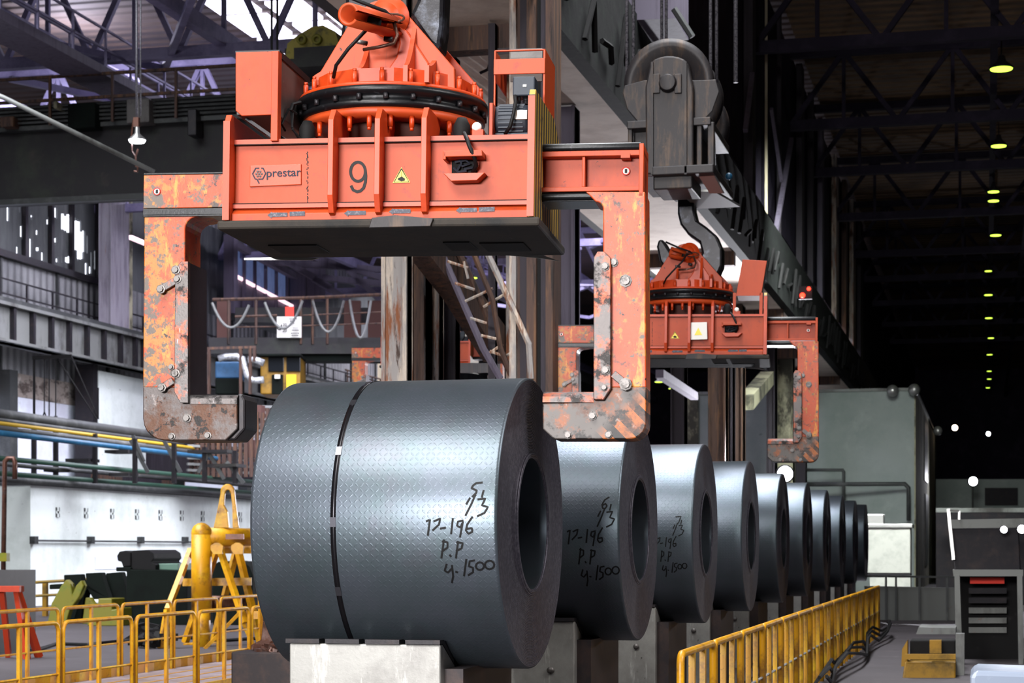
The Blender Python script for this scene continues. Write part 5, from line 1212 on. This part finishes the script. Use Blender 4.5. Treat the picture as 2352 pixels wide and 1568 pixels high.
# pipe bridge supports
ps = thing('pipe_bridge', 'dark brackets and braces carrying the coloured pipes', 'pipe bridge', tuple(PD(400, 1100, 62)))
o = Vector(ps.location); b = MB()
for (a_, b_) in [((376, 1010), (415, 1085)), ((340, 1085), (300, 1010)), ((455, 1085), (480, 1040)), ((515, 1100), (480, 1040)), ((560, 1110), (520, 1060)), ((330, 1060), (305, 1000))]: b.bar(PD(*a_, 62)-o, PD(*b_, 62)-o, .1, .12)
b.build("brace", m_pipegrey, ps)
for u in (78, 128, 218, 310, 400, 470, 540): MB().bar(PD(u, 970+u*.12, 62)-o, PD(u, 1110, 62)-o, .13).build('post', m_darksteel, ps)
for (u, v, w_) in [(150, 1060, 60), (240, 1040, 60), (250, 1093, 50), (100, 1083, 40), (470, 1072, 80), (430, 1040, 100)]: MB().box(*[tuple(PD(u, v, 62)-o), tuple(PD(u+w_, v-7, 62)-o+Vector((0, .6, 0)))]).build('bracket', m_girder, ps)
# clutter of stairs and racks seen between gripper and coil
ck = thing('pipe_rack', 'brown and grey rack of pipework between the left gripper and the first coil', 'pipe rack', tuple(PD(580, 1000, 70)))
o = Vector(ck.location); b = MB()
for i in range(16): u = 440+i*12.5; b.bar(PD(u, 925+random.random()*40, 70)-o, PD(u, 1095, 70)-o, .12)
b.build('posts', m_brown, ck); b = MB()
for i in range(12): v = 925+i*14; b.bar(PD(430, v, 69.7)-o, PD(640, v+10, 72)-o, .09)
b.build('rails', m_girder_lt, ck)
for (u0, v0, u1, v1) in [(455, 1010, 520, 1040), (540, 930, 600, 960), (560, 1010, 600, 1050), (440, 1050, 500, 1080)]: MB().prism([PD(u0, v0, 71)-o, PD(u1, v0, 71)-o, PD(u1, v1, 71)-o, PD(u0, v1, 71)-o], (0, .4, 0)).build('casing', m_brownwall, ck)
struct(MB().prism([PD(330, 1000, 84), PD(640, 1040, 84), PD(640, 1120, 84), PD(330, 1100, 84)], (0, .3, 0)).build('wall_panel', m_dkcol), 'dark sheet painting the shade behind the pipe rack')  # flat dark sheet painted in place of shade
# left-edge pipe stand and little yellow box
pv = thing('bent_stand_pipe', 'rusty stand pipe with a hooked top at the left picture edge', 'stand pipe', tuple(PZ(8, 1262+H*F/42, 0)))
o = Vector(pv.location); MB().tube([PD(6, 1262+H*F/42, 42)-o, PD(11, 1060, 42)-o, PD(18, 1052, 42)-o, PD(30, 1052, 42)-o, PD(34, 1060, 42)-o, PD(34, 1100, 42)-o], .055, 10).build('pipe', m_pipe_rust, pv)
p = PD(8, 1278, 41.7)-o; MB().box((p.x-.08, p.y-.05, p.z-.1), (p.x+.1, p.y+.1, p.z+.08)).build('yellow_box', m_lime, pv)
# hanging drop-line frame under the left runway
hf = thing('hoist_cradle', 'black hoist bar with thin drop lines hanging below the left girder', 'hoist', tuple(PD(120, 820, 62)))
o = Vector(hf.location); MB().bar(PD(75, 822, 62)-o, PD(165, 818, 62)-o, .12).build('bar', m_black, hf)
for (a_, b_) in [((77, 822), (77, 958)), ((80, 824), (80, 958)), ((102, 824), (102, 945)), ((113, 824), (113, 990)), ((128, 822), (128, 960)), ((132, 822), (222, 962)), ((165, 820), (227, 962)), ((226, 890), (226, 962)), ((102, 945), (97, 962)), ((102, 945), (108, 962))]: MB().tube([PD(*a_, 62)-o, PD(*b_, 62)-o], .022, 5).build('drop_line', m_black, hf)
MB().tube([PD(97, 960, 62)-o, PD(110, 960, 62)-o], .03, 5).build('ring_bar', m_black, hf); MB().tube([PD(128, 955, 62)-o, PD(128, 1010, 62)-o], .06, 8).build('pear_switch', m_black, hf)
# hanging work lamp with hook on a rope (upper left)
lp_ = PD(315, 322, 46)
hl = thing('rope_lamp', 'glowing bell lamp hanging on long ropes with a hook below, upper left', 'hanging lamp', tuple(lp_))
MB().lathe([(.03, .32), (.05, .3), (.06, .16), (.215, .02), (.215, 0), (.2, 0), (.05, .14)], n=24).build('lamp_shade', m_chrome, hl)
MB().lathe([(.001, .03), (.19, .03), (.2, 0), (.17, -.05), (.001, -.07)], n=24).build('lamp_glass', m_lamp_w, hl)
MB().tube([(-.03, .05, .3), (-.04, .05, 4.2)], .03, 8).build('rope', m_rope, hl); MB().tube([(.06, .05, .6), (.07, .05, 4.2)], .02, 8).build('rope', m_rope, hl)
MB().tube([(-.12, .05, .5), (-.17, .05, .1), (-.15, .05, -.25), (-.06, .05, -.38), (-.05, .05, -.62)], .022, 6).build('side_rod', m_pipe_rust, hl)
MB().tube([(-.0, .05, -.2), (-.06, .05, -.38)], .022, 6).build('side_rod', m_pipe_rust, hl)
MB().tube([(-.05, .05, -.55), (0, .05, -.62), (-.02, .05, -.74), (-.1, .05, -.72)], .025, 6).build('hook', m_pipe_rust, hl)
MB().box((-.1, .0, .33), (.03, .1, .55)).build('swivel', m_pipe_rust, hl)
tag(MB().tube([PD(-40, 205, 40), PD(10, 225, 40), PD(355, 395, 41)], .05, 8).build('slanting_cable', m_girder_lt), 'pale grey cable slanting down to the left arm of the near lifting beam', 'cable')
hr = thing('hoist_ropes', 'pair of thin dark hoist ropes above the left control box', 'rope', tuple(PD(630, 110, 46)))
o = Vector(hr.location)
for u in (624, 637): MB().tube([PD(u, 200, 46)-o, PD(u, -150, 46)-o], .03, 6).build('rope', m_black, hr)
cbk = thing('dangling_cable', 'dark cable dangling in curves in front of the beige runway', 'cable', tuple(PD(1120, 100, 30)))
o = Vector(cbk.location); MB().tube([PD(u, v, 30)-o for (u, v) in [(1142, -10), (1138, 15), (1110, 50), (1096, 80), (1100, 105), (1115, 135), (1124, 150), (1120, 160), (1102, 168)]], .025, 8).build('cable', m_dkcol, cbk)
MB().tube([PD(u, v, 31)-o for (u, v) in [(1176, -10), (1180, 20), (1182, 35), (1170, 70), (1160, 100)]], .03, 8).build('cable', m_lav, cbk)

# ------------------------------------------------------------------ right half, far
fb = thing('far_building', 'tall grey-green plastered building at the end of the coil row', 'building', (0, 0, 0))
pR = PD(2100, 897, 80); pL = PD(1572, 903, 83); X1 = pR.x; Y1 = pR.y; zt_ = pR.z; pl_ = PY(1572, 903, Y1)
fb.location = (X1, Y1, 0)
pb = PX(2152, 985, X1)
MB().box((pl_.x-X1, 0, 0), (0, 34, zt_)).build('wall', m_far, fb)
MB().box((0, .05, 0), (.05, 33.9, zt_-.05)).build('side_wall', m_farside, fb, 'peeling pale side wall')
MB().box((pl_.x-X1, -.12, 0), (pl_.x-X1+.6, 0, zt_-.1)).build('corner_strip', m_farside, fb)
MB().box((pl_.x-X1-.1, -.1, zt_), (.1, 34, zt_+.12)).build('roof_edge', m_girder_lt, fb)
wv = MB(); wv.box((.05, 11, 5), (.1, 16, 8)); wv.box((.05, 12, 1), (.12, 16, 4.4)); wv.build('window', m_darksteel, fb)
o = Vector(fb.location)
MB().tube([PD(1850, 1079, 79.3)-o, PD(1935, 1079, 79.3)-o, PD(1938, 1084, 79.3)-o, PD(1938, 1150, 79.3)-o], .07, 8).build('wall_pipe', m_pipegrey, fb)
MB().tube([PD(1850, 1112, 79.3)-o, PD(2078, 1111, 79.3)-o, PD(2087, 1120, 79.3)-o, PD(2087, 1195, 79.3)-o], .09, 8).build('wall_pipe', m_pipegrey, fb)
for (u, v) in ((2050, 897), (2100, 895)): MB().ball(tuple(PD(u, v, 79.5)-o), .25, 8).build('roof_lamp', m_chrome, fb)
MB().ball(tuple(PD(2154, 989, 83)-o), .2, 8).build('roof_lamp', m_chrome, fb)
# dark mark with a branching stain
# white cabinet
wc = thing('white_cabinet', 'white metal cabinet with a lid on dark legs, right of the last coil', 'cabinet', tuple(PZ(2045, 1262+H*F/64, 0)))
o = Vector(wc.location); f = lambda u, v, d=64: PD(u, v, d)-o
a = f(1985, 1316); b_ = f(2092, 1212); MB().box((a.x, a.y, a.z), (b_.x, a.y+1.2, b_.z)).build('body', m_cabw, wc, bevel=.03)
a2 = f(1985, 1212); b2 = f(2097, 1203); MB().box((a2.x-.05, a.y-.08, a2.z), (b2.x, a.y+1.3, b2.z)).build('lid', m_chrome, wc, bevel=.02)
a2 = f(1990, 1203); b2 = f(2030, 1180); MB().box((a2.x, a.y+.2, a2.z), (b2.x, a.y+.7, b2.z)).build('top_unit', m_chrome, wc, bevel=.03)
a2 = f(1985, 1318); MB().box((a2.x, a.y-.05, a2.z-.04), (b_.x, a.y+1.2, a2.z+.02)).build('shelf', m_darksteel, wc)
a2 = f(1998, 1322); b2 = f(2092, 1340); MB().box((a2.x, a.y, 0), (b2.x, a.y+1.1, a2.z)).build('lower_body', m_cabw, wc)
# grey platform with railing
gpf = thing('grey_platform', 'grey steel platform and railing between the yellow railing and the steel stair', 'platform', tuple(PD(2100, 1262+H*F/48, 48)))
o = Vector(gpf.location); f = lambda u, v, d=48: PD(u, v, d)-o
MB().prism([f(1985, 1345), f(2215, 1350), f(2215, 1455), f(1985, 1450)], (0, .1, 0)).build('side_panel', m_girder_lt, gpf)
b = MB()
for u in (2035, 2058, 2112, 2175): b.bar(f(u, 1322, 47.8), f(u, 1440, 47.8), .05)
b.bar(f(1985, 1323, 47.8), f(2215, 1325, 47.8), .05); b.build('railing', m_pipegrey, gpf)
MB().prism([f(1985, 1435, 47.5), f(2215, 1438, 47.5), f(2215, 1452, 47.5), f(1985, 1450, 47.5)], (0, .3, 0)).build('kerb', m_girder_lt, gpf)
# stair house
sh_ = thing('stair_cabin', 'dark grey steel cabin on legs over a dark stair opening at the right edge', 'cabin', tuple(PD(2270, 1262+H*F/30, 30)))
o = Vector(sh_.location); f = lambda u, v, d=30: PD(u, v, d)-o
MB().prism([f(2182, 1212), f(2340, 1212), f(2345, 1312), f(2192, 1312)], (0, 1.4, 0)).build('hood', m_darksteel, sh_, bevel=.02)
MB().prism([f(2176, 1193, 29.8), f(2352, 1190, 29.8), f(2352, 1211, 29.8), f(2178, 1213, 29.8)], (0, .1, 0)).build('top_band', m_girder_lt, sh_)
MB().prism([f(2188, 1308, 29.7), f(2350, 1308, 29.7), f(2350, 1323, 29.7), f(2190, 1323, 29.7)], (0, 1.5, 0)).build('ledge', m_girder_lt, sh_)
MB().bar(f(2178, 1168, 29.8), f(2190, 1285, 29.8), .05).build('edge_bar', m_chrome, sh_)
b = MB(); b.bar(f(2182, 1172, 29.7), f(2204, 1173, 29.7), .03); b.bar(f(2203, 1173, 29.7), f(2203, 1193, 29.7), .03); b.build('grab_rail', m_chrome, sh_)
for (u0, u1) in ((2192, 2214), (2336, 2352)): MB().prism([f(u0, 1320, 29.6), f(u0+12, 1320, 29.6), f(u1, 1600, 29.6), f(u0+5, 1600, 29.6)], (0, .25, 0)).build('leg', m_girder_lt, sh_)
MB().prism([f(2205, 1320, 31), f(2345, 1320, 31), f(2345, 1600, 31), f(2205, 1600, 31)], (0, .2, 0)).build('recess_shade', m_black, sh_)  # black sheet stands for the shade inside the stair opening
MB().prism([f(2228, 1326, 30.4), f(2307, 1326, 30.4), f(2307, 1340, 30.4), f(2228, 1340, 30.4)], (0, .1, 0)).build('red_strip', m_redpanel, sh_)
for i, v in enumerate((1350, 1372, 1395, 1418, 1440)): MB().prism([f(2225, v, 30.5+.1*i), f(2312, v, 30.5+.1*i), f(2312, v+13, 30.5+.1*i), f(2225, v+13, 30.5+.1*i)], (0, .05, 0)).build('step', m_girder_lt if i > 1 else m_darksteel, sh_)
# twin work lights on the cabin and others
def worklight(u, v, d, s_, mat, label, en=0, stem=0):
    t = thing('work_light', label, 'work light', tuple(PD(u, v, d)), (0, 0, TH))
    MB().lathe([(.001, -.02), (.8*s_, -.02), (s_, .0), (s_, .25*s_), (.5*s_, .9*s_), (.001, .9*s_)], axis='y', n=20).build('housing', m_darksteel, t)
    MB().lathe([(.001, -.06*s_-.02), (.5*s_, -.05*s_-.02), (.8*s_, -.021)], axis='y', n=20).build('lens', mat, t)
    if stem: MB().tube([(0, .1, -.3*s_), (0, .1, -stem)], .05, 6).build('stem', m_pipegrey, t)
    if en:
        l = bpy.data.lights.new('work_light_beam', 'SPOT'); l.energy = en; l.spot_size = math.radians(150); l.spot_blend = .4; l.color = (.92, .92, 1); l.shadow_soft_size = s_*.6
        lo = bpy.data.objects.new('work_light_beam', l); C.objects.link(lo); lo.parent = t; lo.location = (0, -.35*s_-.15, 0); lo.rotation_euler = (math.radians(-80), 0, 0)
worklight(1803, 1088, 57.5, .28, m_lamp_w, 'dazzling round work light above the fifth coil', 11000, 0)
worklight(2305, 1216, 29.5, .065, m_lamp_w, 'left one of two white work lights on the steel cabin', 25)
worklight(2346, 1215, 29.5, .08, m_lamp_w, 'right one of two white work lights on the steel cabin', 30)
worklight(2235, 1105, 100, .28, m_lamp_w, 'white floodlight on a post in front of the far dark wall', 500, 3)
worklight(2193, 982, 110, .2, emis('lamp_warm', '#ffe2c0', 25), 'small warm lamp high right of the far building')
worklight(2270, 996, 112, .15, m_lamp_w, 'small white lamp high in the dark at right')
worklight(1556, 922, 90, .1, m_lamp_w, 'tiny white lamp beside the far building corner')
t = thing('signal_lamp', 'pair of small red signal lamps on the dark runway side', 'signal lamp', tuple(PD(1843, 678, 52)))
MB().ball((0, 0, 0), .07, 10).build('red_bulb', m_lamp_r, t); MB().ball((.17, 0, .17), .05, 10).build('red_bulb', m_lamp_r, t); MB().box((-.1, .05, -.1), (.25, .12, .25)).build('lamp_box', m_darksteel, t)
# far low wall with window behind the floodlight
fw = thing('far_shed', 'grey-green low shed with a wide dark window far right behind the cabin', 'shed', tuple(PD(2260, 1262, 104)))
o = Vector(fw.location); f = lambda u, v, d=104: PD(u, v, d)-o
MB().prism([f(2150, 1100), f(2420, 1100), f(2420, 1350), f(2150, 1350)], (0, 1, 0)).build('wall', m_far, fw)
MB().prism([f(2262, 1120, 103.8), f(2338, 1120, 103.8), f(2338, 1160, 103.8), f(2262, 1160, 103.8)], (0, .1, 0)).build('window', m_darksteel, fw)
MB().prism([f(2150, 1166, 60), f(2420, 1166, 60), f(2420, 1176, 60), f(2150, 1176, 60)], (0, .2, 0)).build('beam', m_girder_lt, fw)
MB().prism([f(2150, 1176, 61), f(2420, 1176, 61), f(2420, 1400, 61), f(2150, 1400, 61)], (0, .2, 0)).build('dark_front', m_darksteel, fw)
# yellow machine lower right
ym = thing('yellow_floor_machine', 'low yellow and black machine on the floor right of the yellow railing', 'machine', tuple(PZ(2140, 1560, 0)))
o = Vector(ym.location); D = 26.5; f = lambda u, v, d=26.5: PD(u, v, d)-o
MB().prism([f(2078, 1520), f(2195, 1520), f(2195, 1590), f(2068, 1590)], (0, 1, 0)).build('base', m_cab, ym, bevel=.02)
MB().prism([f(2090, 1470, 27), f(2195, 1470, 27), f(2195, 1520, 27), f(2090, 1520, 27)], (0, .6, 0)).build('body', m_black, ym, bevel=.02)
MB().prism([f(2078, 1502, 26.4), f(2195, 1502, 26.4), f(2195, 1514, 26.4), f(2078, 1514, 26.4)], (0, .1, 0)).build('rail', m_cab, ym)
MB().prism([f(2135, 1470, 26.6), f(2162, 1470, 26.6), f(2162, 1500, 26.6), f(2135, 1500, 26.6)], (0, .2, 0)).build('block', m_cab, ym)
MB().prism([f(2110, 1440, 28), f(2195, 1442, 28), f(2195, 1456, 28), f(2104, 1456, 28)], (0, 1, 0)).build('top_plate', m_girder_lt, ym)
MB().prism([f(2072, 1490, 26.6), f(2084, 1470, 26.6), f(2084, 1530, 26.6), f(2070, 1530, 26.6)], (0, .4, 0)).build('side_arm', m_cab, ym)
MB().prism([f(2195, 1455, 27), f(2215, 1455, 27), f(2215, 1600, 27), f(2195, 1600, 27)], (0, .3, 0)).build('end_post', m_girder_lt, ym)
cvr = thing('rounded_cover', 'pale blue-grey rounded cover poking into the lower right corner', 'machine cover', tuple(PD(2300, 1620, 12)))
o = Vector(cvr.location); f = lambda u, v, d=12: PD(u, v, d)-o
MB().prism([f(2228, 1640), f(2228, 1555), f(2234, 1543), f(2246, 1540), f(2400, 1545), f(2400, 1640)], (0, .8, 0)).build('cover', m_bluewhite, cvr, bevel=.03)
MB().prism([f(2235, 1640), f(2400, 1640), (f(2400, 1640).x, f(2400, 1640).y, -o.z), (f(2235, 1640).x, f(2235, 1640).y, -o.z)], (0, .7, 0)).build('pedestal', m_darksteel, cvr)
# cables below the right railing
cb = thing('cable_bundle', 'black looping cables on the floor at the foot of the right yellow railing', 'cables', tuple(PZ(2000, 1540, 0)))
o = Vector(cb.location)
for k in range(3):
    pts = [Vector((XF3+.1+.08*k+.07*math.sin(i*1.3+k), yC_+9+i*1.6, .05+.25*abs(math.sin(i*.9+k))))-o for i in range(12)]
    MB().tube(pts, .025, 6).build('cable', m_cable, cb)
